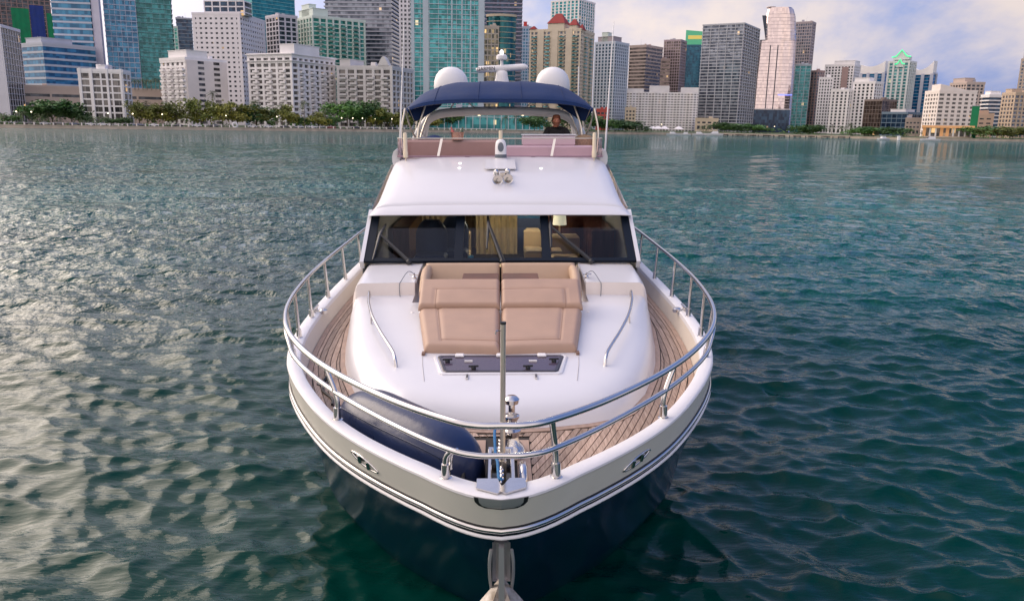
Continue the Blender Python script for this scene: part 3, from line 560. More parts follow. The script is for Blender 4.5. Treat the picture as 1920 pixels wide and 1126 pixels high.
# right cluster
tower('brown edged narrow tower left of the white cluster', 1516, 1541, 134, 900, wall((.36, .25, .24)), G_GREY, xc=1528, aL=40, fh=3.1, band=.9, bay=4, pw=1.2, name='apartment_tower')
tower('white apartment tower with brown middle strip at the back of the right cluster', 1541, 1613, 122, 920, WHT, G_DARK, xc=1596, aL=16, fh=3.1, band=1.3, proud=.4, bay=3.4, pw=1.5, name='apartment_tower', crown=seq(penthouse(.3, 1.0, 4), lambda t, r, H_, wm: MB().box(r[0] + (r[1] - r[0]) * .6, r[0] + (r[1] - r[0]) * .82, -.8, 1, 0, H_ - 2).build('brown_strip', wall((.36, .25, .24)), t, 0)))
tower('white tower front left in the right cluster', 1532, 1558, 147, 860, WHT, G_DARK, fh=3.1, band=1.3, bay=3.0, pw=1.3, name='apartment_tower')
tower('white tower with dark balcony strips in the middle of the right cluster', 1556, 1606, 170, 800, WHT, G_DARK, xc=1588, aL=25, fh=3.05, band=1.1, proud=.6, bay=4.2, pw=2.0, name='apartment_tower')
tower('white tower with flat roof at the right end of the right cluster', 1596, 1652, 155, 790, WHT, G_DARK, xc=1636, aL=24, fh=3.05, band=1.1, proud=.6, bay=4.2, pw=2.0, name='apartment_tower', crown=penthouse(.0, .7, 4))
def sloped(label, xl, xr, yt, D, up):
    t, r, H_, fh = tower(label, xl, xr, yt, D, wall((.50, .52, .62)), gl((.006, .07, .20), (.02, .20, .42)), fh=3.3, band=.3, proud=.3, bay=9, pw=3.2, pdepth=.8, name='apartment_tower', xc=xr - 8, aL=20)
    x0, x1, y0, y1 = r; a, b = (6, 13) if up else (9, 12); n_ = 9
    us = np.linspace(0, 1, n_); zs = [H_ + a + (b - a) * u ** 2 - 3 * math.sin(math.pi * u) for u in us]
    V = [(x0 + (x1 - x0) * u, -.6, H_ - 1) for u in us] + [(x0 + (x1 - x0) * u, -.6, z) for u, z in zip(us, zs)] + [(x0 + (x1 - x0) * u, 9, H_ - 1) for u in us] + [(x0 + (x1 - x0) * u, 9, z) for u, z in zip(us, zs)]
    Fc = []
    for i in range(n_ - 1): Fc += [(i, i + 1, n_ + i + 1, n_ + i), (2 * n_ + i + 1, 2 * n_ + i, 3 * n_ + i, 3 * n_ + i + 1), (n_ + i, n_ + i + 1, 3 * n_ + i + 1, 3 * n_ + i)]
    Fc += [(n_ - 1, 3 * n_ - 1, 4 * n_ - 1, 2 * n_ - 1), (2 * n_, 0, n_, 3 * n_)]
    MB().add(V, Fc).build('sail_roof', WHT, t, 0)
sloped('bright blue glass tower with white sail roof left of the green gabled tower', 1607, 1661, 136, 880, False)
sloped('bright blue glass tower with upswept white roof right of the green gabled tower', 1706, 1751, 138, 860, True)
NEON = mat('green neon edge', (.05, .5, .2), .4, emit=(.05, .7, .28), estr=.9)
t, r, H_, fh = tower('white and aqua tower whose gabled roof is edged in green light', 1660, 1711, 116, 840, wall((.66, .68, .68)), gl((.02, .16, .18), (.12, .40, .40)), xc=1698, aL=18, fh=3.2, band=.8, proud=.6, bay=5.0, pw=1.8, pdepth=.9, name='apartment_tower')
x0, x1, y0, y1 = r
def gable(xa, xb, z, h, y):
    xm = (xa + xb) / 2; MB().add([(xa, y, z - 3), (xb, y, z - 3), (xb, y, z), (xm, y, z + h), (xa, y, z), (xa, y + 8, z - 3), (xb, y + 8, z - 3), (xb, y + 8, z), (xm, y + 8, z + h), (xa, y + 8, z)], [(0, 1, 2, 3, 4), (9, 8, 7, 6, 5), (1, 6, 7, 2), (5, 0, 4, 9), (2, 7, 8, 3), (3, 8, 9, 4)]).build('gable', wall((.66, .68, .68)), t, 0)
    MB().tube([(xa - 1.5, y - .4, z - .2), (xa + (xm - xa) * .35, y - .4, z + .5), (xm, y - .4, z + h + .4), (xb - (xb - xm) * .35, y - .4, z + .5), (xb + 1.5, y - .4, z - .2)], .55, 6).build('neon_edge', NEON, t, 0)
gable(x0 + 3, x1 - 1, H_ + 5.5, 6.5, 1.5); gable(x0 + 8, x1 - 5, H_ - 2, 4.5, -2.4)
tower('bronze mirror glass office with sloping top behind the right shore trees', 1618, 1680, 189, 690, wall((.18, .14, .13)), gl((.08, .06, .055), (.24, .18, .15), metal=.85), fh=3.8, band=.3, proud=.15, bay=3, pw=.2, xc=1652, aL=38, name='office_block')
tower('low dark blue glass office left of the pale curved hotel', 1652, 1730, 213, 660, wall((.14, .20, .27)), G_NAVY, xc=1700, aL=25, fh=3.8, band=.6, bay=4, pw=.3, name='office_block', crown=penthouse(.3, .9, 2.5, WHT2))
tower('low tan annex with ribbed front left of the pale curved hotel', 1698, 1732, 224, 640, wall((.42, .34, .30)), G_DARK, fh=3.6, band=2.0, bay=2.6, pw=.9, name='low_block', dep=12)
# pale curved hotel with orange pavilion
t, r, H_, fh = tower('pale pink hotel with sloping roofline, rows of square windows and an orange lit pavilion', 1731, 1827, 172, 600, PINKW2, G_ROOM, xc=1758, aL=66, fh=3.05, band=1.35, proud=.35, bay=4.3, pw=1.9, panes=False, name='hotel')
x0, x1, y0, y1 = r
MB().add([(x1 + .36, y0, H_), (x1 + .36, y1, H_), (x1 + .36, y0, H_ + 5.5), (x1 - 14, y0, H_), (x1 - 14, y1, H_), (x1 - 14, y0, H_ + 5.5)], [(0, 1, 2), (3, 5, 4), (2, 1, 4, 5), (0, 2, 5, 3)]).build('sloping_roof', PINKW2, t, 0)
wpm = MB().box(.05, .12, -.95, .95, 0, 1.6).mesh('window', G_ROOM, smooth=0)
for f in range(int(H_ / fh) - 1):
    for q in range(int((y1 - y0) / 4.3)): inst('window', wpm, t, (x1 + .0, y0 + (q + .5) * (y1 - y0) / int((y1 - y0) / 4.3), f * fh + .7))
ORG = mat('orange lit terrace', (.62, .33, .16), .6, emit=(1, .5, .18), estr=.12)
Pp = W(1776, 250, 555); azp = math.atan2(Pp.x, Pp.y); pv = thing('pavilion', 'orange lit glazed waterfront pavilion with white columns below the pale hotel', 'pavilion', (Pp.x, Pp.y, GZ), rz=-azp); wv = (W(1822, 250, 555).x - W(1730, 250, 555).x) * math.cos(azp)
MB().box(-wv / 2, wv / 2, 2.5, 14, 0, 6.6).build('glazing', gl((.05, .05, .05), (.35, .28, .22), lit=.25, bay=2.5, fh=3.2), pv, 0); MB().box(-wv / 2 - 1.2, wv / 2 + 1.2, -.5, 15, 6.6, 8.2).build('roof', ORG, pv, 0); MB().box(-wv / 2 - .5, wv / 2 + .5, .2, 3, 0, .9).build('terrace_wall', TAN, pv, 0)
colm = MB().box(-.5, .5, 0, 1, 0, 6.6).mesh('column', WHT, smooth=0); colo = MB().box(-1.0, 1.0, 1.0, 2.4, 0, 6.6).mesh('column', ORG, smooth=0)
for i, u in enumerate(np.linspace(.02, .98, 9)): inst('column', colo if i in (0, 3, 4) else colm, pv, (-wv / 2 + wv * u, .6, 0))
gp = thing('green_wall', 'tall bright green netted panel at the right end of the pale hotel', 'panel', tuple(W(1826, 230, 560))[:2] + (GZ,), rz=-math.atan2(W(1826, 230, 560).x, 560)); mb = MB(); mb.box(-2.3, 2.3, 0, 4, 0, W(1826, 199, 560).z - GZ); mb.build('netting', GREEN, gp, 0); MB().box(-2.5, 2.5, -.2, 4.2, W(1826, 199, 560).z - GZ, W(1826, 199, 560).z - GZ + .5).build('frame', GREYW, gp, 0)
tower('beige stepped apartment block behind the pale hotel', 1776, 1841, 156, 760, wall((.52, .42, .38)), G_DARK, xc=1808, aL=55, fh=3.1, band=1.2, bay=4, pw=1.4, name='apartment_tower', crown=penthouse(.1, .8, 4))
tower('white block with navy balcony bands right of the green panel', 1838, 1884, 180, 680, WHT, G_NAVY, xc=1852, aL=60, fh=3.1, band=1.1, proud=.9, pier=False, name='apartment_tower', crown=penthouse(.2, .9, 3))
tower('tan apartment block at the right edge', 1876, 1932, 176, 640, wall((.50, .39, .30)), G_GREY, xc=1900, aL=50, fh=3.1, band=1.2, bay=3.6, pw=1.3, proud=.5, name='apartment_tower', crown=penthouse(.1, .6, 3))
tower('tall tan tower cut by the right edge', 1906, 1960, 112, 760, wall((.52, .42, .35)), G_GREY, fh=3.2, band=1.1, bay=3.4, pw=1.2, name='apartment_tower', crown=penthouse(.05, .5, 8))
tower('tan low annex among trees at the right edge', 1832, 1862, 216, 660, wall((.50, .36, .28)), G_DARK, fh=3.6, band=2.4, bay=5, pw=2, name='low_block', dep=8)
# skyline filler seen under the flybridge arch
tower('low white and glass lobby block seen under the flybridge arch', 820, 1020, 207, 560, wall((.50, .56, .60)), G_TEAL, fh=4, band=.5, bay=5, pw=.6, name='low_block', dep=8)
# ------------------------------------------------------------------ trees
def leaf_mat(name, c, c2):
    M = bpy.data.materials.new(name); M.use_nodes = True; nt = M.node_tree; N = nt.nodes.new; L = nt.links.new; b = nt.nodes['Principled BSDF']; b.inputs['Roughness'].default_value = .6
    tc = N('ShaderNodeTexCoord'); n = N('ShaderNodeTexNoise'); n.inputs['Scale'].default_value = .45; n.inputs['Detail'].default_value = 5; L(tc.outputs['Object'], n.inputs['Vector'])
    r = N('ShaderNodeValToRGB'); e = r.color_ramp.elements; e[0].color = (*c2, 1); e[1].color = (*c, 1); e[0].position = .35; e[1].position = .65; L(n.outputs['Fac'], r.inputs[0])
    oi = N('ShaderNodeObjectInfo'); hv = N('ShaderNodeHueSaturation'); mr = N('ShaderNodeMapRange'); mr.inputs[3].default_value = .75; mr.inputs[4].default_value = 1.3; L(oi.outputs['Random'], mr.inputs[0]); L(mr.outputs[0], hv.inputs['Value']); L(r.outputs[0], hv.inputs['Color']); L(hv.outputs[0], b.inputs['Base Color'])
    return M
LEAFD = leaf_mat('dark foliage', (.10, .215, .045), (.035, .095, .025)); LEAFO = leaf_mat('olive foliage', (.26, .25, .045), (.09, .125, .025)); LEAFP = leaf_mat('palm fronds', (.08, .12, .035), (.03, .06, .02))
BARK = mat('bark', (.16, .12, .09), .9, var=.3, vscale=2); PALMB = mat('palm trunk', (.24, .20, .16), .9, var=.25, vscale=3, stretch=(1, 1, 5))
def crown_mesh(seed, m_):
    g = np.random.default_rng(seed); mb = MB(); lobes = []
    for k in range(13):
        a = g.uniform(0, 6.28); rr_ = g.uniform(.1, .70); lobes.append((rr_ * math.cos(a), rr_ * math.sin(a), g.uniform(-.5, .5), g.uniform(.20, .42)))
    for cx, cy, cz, cr_ in lobes:
        for k in range(24):
            d = g.normal(size=3); d /= np.linalg.norm(d); c = np.array([cx, cy, cz * .9]) + d * cr_ * g.uniform(.75, 1.0) * np.array([1, 1, .8])
            for q in range(6):
                p = c + g.normal(size=3) * .065; u = g.normal(size=3); u /= np.linalg.norm(u); v = np.cross(u, g.normal(size=3)); v /= np.linalg.norm(v); s_ = g.uniform(.045, .085)
                mb.add([p - u * s_, p + v * s_ * .6, p + u * s_, p - v * s_ * .6], [(0, 1, 2, 3)])
    return mb.mesh('crown', m_, smooth=0)
def trunk_mesh(seed):
    g = np.random.default_rng(seed); mb = MB(); mb.tube([(0, 0, 0), (.02, .01, .35), (-.01, .02, .75), (0, 0, 1.0)], [.055, .042, .032, .02], 7)
    for k in range(5):
        a = g.uniform(0, 6.28); z = g.uniform(.4, .7); l_ = g.uniform(.3, .5); mb.tube([(0, 0, z), (l_ * .5 * math.cos(a), l_ * .5 * math.sin(a), z + .2), (l_ * math.cos(a), l_ * math.sin(a), z + .42)], [.022, .015, .006], 5)
    return mb.mesh('trunk', BARK, smooth=60)
CROWNS = {'d': [crown_mesh(s, LEAFD) for s in (1, 2, 3)], 'o': [crown_mesh(s, LEAFO) for s in (4, 5, 6)]}; TRUNKS = [trunk_mesh(s) for s in (1, 2, 3)]
def tree(label, px, wpx, ytop, kind='d', back=14, base=GZ, low=.28):
    s_ = shore_at(px); d = s_.y + back; P_ = W(px, 240, d); sc = d / F / math.cos(math.atan2(P_.x, P_.y)); w = wpx * sc; h = W(px, ytop, d).z - base
    t = thing('broadleaf_tree', label, 'tree', (P_.x, P_.y, base), group='trees along the waterfront', rz=random.uniform(0, 6))
    ch = h * (1 - low); inst('trunk', random.choice(TRUNKS), t, (0, 0, 0), 0, (h * .42, h * .42, h * .75))
    inst('crown', random.choice(CROWNS[kind]), t, (0, 0, h * low + ch * .5), random.uniform(0, 6), (w * .64, w * .64, ch * .68))
def palm_meshes():
    mb = MB(); mb.tube([(0, 0, 0), (.012, 0, .3), (.02, .005, .7), (.01, 0, 1)], [.03, .022, .018, .02], 7); tr = mb.mesh('trunk', PALMB, smooth=60); fr = []
    for seed in (1, 2):
        g = np.random.default_rng(seed); mb = MB()
        for k in range(20):
            a = 6.283 * k / 20 + g.uniform(-.2, .2); el = g.uniform(-.5, 1.15); L_ = g.uniform(.8, 1.05); pts = []
            for q in range(7):
                t_ = q / 6; rad = L_ * t_ * math.cos(el) * (1 - .1 * t_); z = L_ * (math.sin(el) * t_ - .62 * t_ * t_); pts.append(np.array([rad * math.cos(a), rad * math.sin(a), z]))
            side = np.array([-math.sin(a), math.cos(a), 0])
            for q in range(6):
                wd = .16 * math.sin(math.pi * (q + .8) / 7.2)
                for sg in (-1, 1): mb.add([pts[q], pts[q] * .4 + pts[q + 1] * .6, pts[q + 1] * .8 + pts[min(6, q + 2)] * .2 + side * sg * wd + np.array([0, 0, -.07])], [(0, 1, 2)])
        fr.append(mb.mesh('crown', LEAFP, smooth=0))
    return tr, fr
PTR, PFR = palm_meshes()
def palm(label, px, ytop, back=12, crown=2.6, base=GZ, D=None, grp='palms along the waterfront'):
    s_ = shore_at(px); d = D or s_.y + back; P_ = W(px, 240, d); h = W(px, ytop, d).z - base
    t = thing('palm_tree', label, 'palm', (P_.x, P_.y, base), group=grp, rz=random.uniform(0, 6)); h2 = max(1.2, h - crown * .55)
    inst('trunk', PTR, t, (0, 0, 0), 0, (8, 8, h2)); inst('crown', random.choice(PFR), t, (.08, 0, h2), random.uniform(0, 6), (crown, crown, crown))
WHERE = [(100, 70, 186, 'd', 18), (136, 46, 192, 'd', 16), (72, 44, 196, 'd', 20), (262, 34, 190, 'o', 14), (291, 42, 195, 'o', 15), (331, 44, 193, 'o', 14), (378, 48, 185, 'o', 15), (418, 42, 190, 'o', 14), (446, 46, 196, 'o', 13), (482, 46, 194, 'd', 16), (505, 38, 205, 'o', 13), (540, 40, 196, 'o', 15), (598, 38, 211, 'o', 13), (651, 66, 186, 'd', 18), (688, 62, 187, 'd', 19), (716, 44, 204, 'o', 13), (755, 46, 212, 'o', 14), (800, 46, 208, 'o', 14), (838, 50, 206, 'd', 16), (1002, 48, 214, 'd', 14), (1064, 52, 214, 'd', 14), (1094, 48, 212, 'd', 16),
         (1128, 44, 222, 'd', 12), (1152, 56, 226, 'd', 12), (1180, 60, 228, 'd', 12), (1358, 40, 231, 'd', 14), (1384, 44, 233, 'd', 14), (1415, 46, 235, 'd', 14), (1502, 40, 236, 'd', 14), (1524, 34, 236, 'd', 14), (1612, 40, 241, 'd', 12), (1640, 44, 240, 'd', 12), (1676, 46, 239, 'd', 14), (1846, 54, 236, 'd', 40), (1872, 44, 241, 'o', 22), (1902, 52, 240, 'o', 22), (1930, 40, 238, 'd', 22), (20, 30, 215, 'd', 14), (160, 20, 216, 'd', 12), (232, 26, 222, 'd', 12), (210, 20, 224, 'd', 12), (570, 30, 222, 'd', 16), (625, 30, 220, 'd', 14), (780, 30, 218, 'd', 20)]
NEARB = {100: 'big dark round tree left of the small white hotel', 136: 'dark green tree touching the left side of the small white hotel', 72: 'dark tree before the parking podium at far left', 262: 'olive tree just right of the small white hotel', 291: 'yellow-green tree before the tan podium end', 331: 'bright olive tree at the left foot of the balcony condominium', 378: 'tall olive tree before the balcony condominium', 418: 'olive tree beside the tall palm before the balcony condominium', 446: 'wide low olive tree behind the white ring', 482: 'dark tree between the two big white condominiums', 505: 'small olive tree left before the wide condominium', 540: 'olive tree before the corner of the wide condominium', 598: 'small round olive tree at the right foot of the wide condominium', 651: 'biggest dark green tree before the pediment condominium', 688: 'second big dark tree before the pediment condominium', 716: 'olive tree right of the two big dark trees', 755: 'olive tree left beside the flybridge whip aerial', 800: 'olive tree seen through the left bimini frame', 838: 'dark tree seen through the left end of the flybridge arch', 1002: 'dark tree seen under the flybridge arch beside the person', 1064: 'dark tree behind the person under the arch', 1094: 'dark tree behind the right leg of the arch', 1128: 'dark shrub tree right of the bimini frame', 1152: 'dark low tree left of the wavy hotel', 1180: 'wide dark low tree at the left foot of the wavy hotel', 1358: 'small dark tree right of the beige marina house', 1384: 'small dark tree at the foot of the grey louvre tower', 1415: 'small dark tree at the foot of the mirrored tower', 1502: 'dark tree right of the mirrored tower', 1524: 'dark tree at the foot of the brown edged tower', 1612: 'dark tree at the foot of the white cluster', 1640: 'dark tree left of the bronze office', 1676: 'dark tree before the dark blue glass office', 1846: 'dark tree right of the green panel', 1872: 'yellow-green tree left before the tan block at the right edge', 1902: 'yellow-green tree right before the tan block at the right edge', 1930: 'dark tree cut by the right edge', 20: 'small dark tree at the left edge', 160: 'small dark shrub at the left foot of the small white hotel', 232: 'small dark shrub at the right foot of the small white hotel', 210: 'small dark shrub before the small white hotel door', 570: 'dark shrub under the tall palm of the wide condominium', 625: 'dark shrub at the right foot of the wide condominium', 780: 'dark shrub right of the flybridge whip aerial'}
for px, w, yt, k, bk in WHERE: tree(NEARB[px], px, w * 1.2, yt - 3, k, bk, low=random.uniform(.06, .2) if k == 'd' else random.uniform(.12, .28))
PALMS = [(8, 208, 10), (45, 205, 12), (78, 209, 9), (92, 205, 12), (114, 210, 9), (152, 211, 9), (177, 214, 7), (197, 213, 7), (278, 186, 16), (318, 188, 20), (402, 168, 24), (480, 184, 22), (572, 186, 12), (611, 199, 14), (676, 186, 26), (706, 183, 20), (530, 192, 18), (948, 214, 8), (968, 212, 8), (1012, 218, 8), (1560, 232, 12), (1578, 234, 12), (1594, 229, 14), (1328, 231, 10), (1318, 233, 10), (1880, 236, 30)]
PW_ = {8: 'palm at the left edge of the waterfront', 45: 'palm at the foot of the dark slab block', 78: 'short palm before the dark trees at far left', 92: 'palm in front of the big dark round tree', 114: 'short palm right before the big dark round tree', 152: 'palm at the left corner of the small white hotel', 177: 'short palm before the left bays of the small white hotel', 197: 'short palm before the middle bays of the small white hotel', 278: 'palm right of the small white hotel', 318: 'palm at the left foot of the balcony condominium', 402: 'tallest palm before the blank wall of the balcony condominium', 480: 'palm behind the dark tree between the white condominiums', 572: 'tall palm before the right face of the wide condominium', 611: 'short palm near the right end of the wide condominium', 676: 'palm behind the two big dark trees', 706: 'slim palm before the pediment condominium', 530: 'palm left of the corner of the wide condominium', 948: 'palm seen under the middle of the flybridge arch', 968: 'palm seen right of the searchlight under the arch', 1012: 'palm seen left of the person under the arch', 1560: 'left of three palms before the white cluster', 1578: 'middle of three palms before the white cluster', 1594: 'right of three palms before the white cluster', 1328: 'right palm before the beige marina house', 1318: 'left palm before the beige marina house', 1880: 'palm among the yellow-green trees at the right edge'}
for px, yt, bk in PALMS: palm(PW_[px], px, yt - 2, bk, crown=4.4)
for i, px in enumerate((251, 259, 266, 274, 282, 290, 298, 305)):
    palm(('leftmost', 'second', 'third', 'fourth', 'fifth', 'sixth', 'seventh', 'rightmost')[i] + ' slim palm from the left in the row on the parking podium roof', px, 144 + (i % 3), D=478, crown=3.0, base=W(280, 168, 478).z - .5, grp='palms on the podium roof')
def shrubbery():
    g = np.random.default_rng(11); mb = MB()
    for a, b, back in ((-60, 775, 9.8), (1105, 1215, 10), (1350, 1470, 10.5), (1490, 1545, 10.5), (1590, 1735, 10), (1832, 2000, 12)):
        px = a
        while px < b:
            p = shore_at(px); q = W(px, 240, p.y + back + g.uniform(0, 4)); h = g.uniform(.8, 3.4) if px < 800 else g.uniform(1.5, 5); w_ = g.uniform(1.5, 3.2)
            if g.uniform() < .78:
                for k in range(26):
                    d = g.normal(size=3); d /= np.linalg.norm(d); c = np.array([q.x + d[0] * w_, q.y + d[1] * 1.2, GZ + h * .5 + d[2] * h * .5]); u = g.normal(size=3); u /= np.linalg.norm(u); v = np.cross(u, g.normal(size=3)); v /= np.linalg.norm(v); s_ = g.uniform(.3, .6)
                    mb.add([c - u * s_, c + v * s_ * .7, c + u * s_, c - v * s_ * .7], [(0, 1, 2, 3)])
            px += w_ * F / p.y * g.uniform(.7, 1.6)
    o = mb.build('shrubbery', LEAFD, None, 0); tag(o, 'low dark shrubbery along the far promenade', 'shrubs', kind='stuff')
shrubbery()
# ------------------------------------------------------------------ promenade railing, lamps, cars
RAILW = mat('white promenade post', (.68, .63, .60), .7)
rt = thing('promenade_railing', 'row of white posts and rail along the top of the sea wall', 'railing', tuple(shore_at(300))[:2] + (1.42,))
o0 = shore_at(300); pm = MB().box(-.22, .22, -.22, .22, 0, 1.15, ch=.04).mesh('post', RAILW, smooth=0)
prev = None; s = 0; px = -120.0; pts = []
while px < 940:
    p = shore_at(px); n_ = Vector((0, 1, 0)); q = p + Vector((-p.x, -p.y, 0)).normalized() * -.5
    if prev is None or (p - prev).length > 3.6:
        inst('post', pm, rt, (q.x - o0.x, q.y - o0.y, 0)); pts.append((q.x - o0.x, q.y - o0.y, .95)); prev = p
    px += .5
mb = MB(); mb.tube(pts, .05, 5); mb.build('rail', RAILW, rt)
LAMPW = mat('lit street lamp', (1, .9, .7), .4, emit=(1, .82, .55), estr=2.5); LPOST = mat('lamp post', (.08, .08, .09), .6)
lpm = MB().tube([(0, 0, 0), (0, 0, 5.4)], [.09, .06], 6).mesh('post', LPOST, smooth=60); lhm = MB().lathe([(0, 0), (.28, .1), (.3, .3), (.18, .5), (0, .55)], (0, 0, 5.3), 10).mesh('lantern', LAMPW, smooth=60)
LW = {34: 'lit lamp at the far left before the dark slab block', 62: 'lit lamp before the parking podium at far left', 205: 'lit lamp before the small white hotel', 251: 'lit lamp right of the small white hotel', 306: 'lit lamp at the left foot of the balcony condominium', 425: 'lit lamp left of the white ring', 520: 'lit lamp left before the wide condominium', 641: 'lit lamp left under the biggest dark tree', 662: 'lit lamp under the biggest dark tree', 680: 'lit lamp between the two big dark trees', 704: 'lit lamp right of the second big dark tree', 735: 'lit lamp before the pediment condominium', 1240: 'lit lamp before the wavy hotel', 1395: 'lit lamp before the grey louvre tower', 1452: 'lit lamp before the mirrored tower'}
for px in LW:
    p = shore_at(px); d = p.y + 8; q = W(px, 240, d); t = thing('street_lamp', LW[px], 'street lamp', (q.x, q.y, GZ), group='street lamps along the promenade'); inst('post', lpm, t); inst('lantern', lhm, t)
def car_meshes():
    prof = [(-2.2, .35), (-2.25, .75), (-1.9, .88), (-1.2, .95), (-.55, 1.42), (.75, 1.45), (1.5, 1.0), (2.15, .85), (2.2, .4)]; n_ = len(prof); mb = MB(); 
    rows = [[(x, -w * (1 if z < 1 else .82), z) for x, z in prof] for w in (.88,)] + [[(x, .88 * (1 if z < 1 else .82), z) for x, z in prof]]
    V = rows[0] + rows[1]; Fc = [tuple(range(n_)), tuple(range(n_, 2 * n_))[::-1]] + [(i + 1, i, n_ + i, n_ + i + 1) for i in range(n_ - 1)] + [(0, n_ - 1, 2 * n_ - 1, n_)]
    def body(m_): q = MB(); q.add(V, Fc); return q.mesh('body', m_, smooth=0)
    wn = MB(); wn.add([(-1.05, -.86, 1.0), (-.5, -.745, 1.36), (.7, -.745, 1.38), (1.3, -.86, 1.03)], [(0, 3, 2, 1)]); wn.add([(-1.05, .86, 1.0), (-.5, .745, 1.36), (.7, .745, 1.38), (1.3, .86, 1.03)], [(0, 1, 2, 3)])
    wn.add([(-1.22, -.7, .99), (-1.22, .7, .99), (-.62, .66, 1.40), (-.62, -.66, 1.40)], [(0, 3, 2, 1)])
    wh = MB().lathe([(0, -.1), (.33, -.1), (.33, .1), (0, .1)], (0, 0, 0), 12, axis='Y').mesh('wheel', BLACK, smooth=30)
    return body, wn.mesh('window', G_DARK, smooth=0), wh
bodyf, cwin, cwh = car_meshes(); CARC = {'white': (.7, .7, .7), 'dark': (.03, .03, .035), 'blue': (.03, .05, .12), 'silver': (.4, .41, .42), 'red': (.3, .03, .03)}; CB = {k: bodyf(mat('car paint ' + k, c, .25, coat=1.0)) for k, c in CARC.items()}
CW = [(58, 'dark', 'dark car at far left before the dark trees'), (86, 'silver', 'silver car at far left before the dark trees'), (112, 'dark', 'dark car left of the small white hotel'), (141, 'blue', 'blue car at the left corner of the small white hotel'), (171, 'white', 'left of two white cars before the small white hotel'), (194, 'white', 'right of two white cars before the small white hotel'), (262, 'blue', 'blue car right of the small white hotel'), (289, 'white', 'white car before the tan podium end'), (335, 'dark', 'dark car before the balcony condominium'), (369, 'white', 'white car before the balcony condominium'), (402, 'dark', 'dark car under the tall palm'), (473, 'white', 'white car right of the white ring'), (503, 'white', 'white car before the corner of the wide condominium'), (534, 'dark', 'dark car before the wide condominium'), (561, 'silver', 'silver car before the wide condominium'), (586, 'white', 'white car before the right end of the wide condominium'), (621, 'red', 'red car left of the two big dark trees'), (668, 'dark', 'dark car under the big dark trees'), (702, 'silver', 'silver car under the big dark trees'), (735, 'dark', 'dark car before the pediment condominium')]
for px, k, lb in CW:
    p = shore_at(px); a = shore_at(px - 8); b = shore_at(px + 8); q = p + Vector((p.x, p.y, 0)).normalized() * 4.6; t = thing('parked_car', lb, 'car', (q.x, q.y, GZ + .06), group='cars on the shore road', rz=math.atan2(b.y - a.y, b.x - a.x) + (math.pi if random.random() < .5 else 0))
    inst('body', CB[k], t); inst('window', cwin, t)
    for x in (-1.4, 1.4):
        for y in (-.8, .8): inst('wheel', cwh, t, (x, y, .33))
p = shore_at(441); q = p + Vector((p.x, p.y, 0)).normalized() * .2; rg = thing('ring_sculpture', 'white ring standing on the sea wall before the wide olive tree', 'sculpture', (q.x, q.y, 1.42), rz=-math.atan2(q.x, q.y))
mb = MB(); mb.tube([(1.05 * math.cos(a), 0, 1.15 + 1.05 * math.sin(a)) for a in np.linspace(0, 6.283, 25)], .34, 10, cap=False); mb.build('ring', WHT, rg, 60); MB().box(-.5, .5, -.3, .3, 0, .2).build('plinth', CONC, rg)
# ------------------------------------------------------------------ marina
def boat_meshes():
    mb = MB(); P = []
    for z, k in ((0, .75), (.5, .92), (1.0, 1.0)):
        P.append([(x * (1 + .06 * z), w * k, z) for x, w in ((-4, -1.2), (-2, -1.35), (1, -1.3), (3, -.8), (4.3, 0), (3, .8), (1, 1.3), (-2, 1.35), (-4, 1.2))])
    mb.grid(P, closed_u=True); mb.add(P[-1], [tuple(range(9))]); h = mb.mesh('hull', GEL, smooth=0)
    c = MB(); c.add([(-2, -.95, 1), (1.6, -.95, 1), (1.6, .95, 1), (-2, .95, 1), (-1.8, -.8, 2.0), (.4, -.8, 2.0), (.4, .8, 2.0), (-1.8, .8, 2.0)], [(4, 5, 6, 7), (0, 1, 5, 4), (1, 2, 6, 5), (2, 3, 7, 6), (3, 0, 4, 7)]); c.box(-2.1, .6, -.95, .95, 2.55, 2.65); c.box(-1.8, -1.72, -.7, -.62, 2, 2.55); c.box(-1.8, -1.72, .62, .7, 2, 2.55); c.box(.2, .28, -.7, -.62, 2, 2.55); c.box(.2, .28, .62, .7, 2, 2.55)
    w = MB(); w.add([(1.45, -.85, 1.12), (1.45, .85, 1.12), (.62, .76, 1.85), (.62, -.76, 1.85)], [(0, 1, 2, 3)])
    w.v = [(x + .06, y, z + .05) for x, y, z in w.v]
    return h, c.mesh('cabin', GEL, smooth=0), w.mesh('windscreen', FRAMEB, smooth=0)
BH, BC, BW = boat_meshes()
for px, dy, s_, rz, lb in ((1262, -6, 1.1, .1, 'small white motorboat moored before the wavy hotel'), (1284, -7, 1.0, 3.0, 'small white motorboat moored right of the wavy hotel steps'), (1312, -9, 1.2, .05, 'white motorboat moored left before the beige marina house'), (1338, -12, 1.5, 3.1, 'largest white motorboat moored before the beige marina house'), (1657, -28, 1.0, .3, 'small white motorboat out on the water before the dark blue glass office'), (1744, -22, 1.3, 3.0, 'low white motorboat before the orange pavilion')):
    p = shore_at(px); q = p + Vector((p.x, p.y, 0)).normalized() * dy; t = thing('motorboat', lb, 'boat', (q.x, q.y, -.15), group='small boats by the far shore', rz=rz)
    for nm, me in (('hull', BH), ('cabin', BC), ('windscreen', BW)): inst(nm, me, t, sc=(s_, s_, s_))
p = shore_at(1685); q = p + Vector((p.x, p.y, 0)).normalized() * -26; by = thing('channel_marker', 'white channel marker post standing in the water at right', 'marker', (q.x, q.y, -.3)); MB().box(-.7, .7, -.7, .7, 0, 2.6, ch=.15).build('body', WHITEP, by); MB().lathe([(.15, 2.6), (.12, 3.2), (0, 3.25)], (0, 0, 0), 8).build('topmark', GREYW, by)
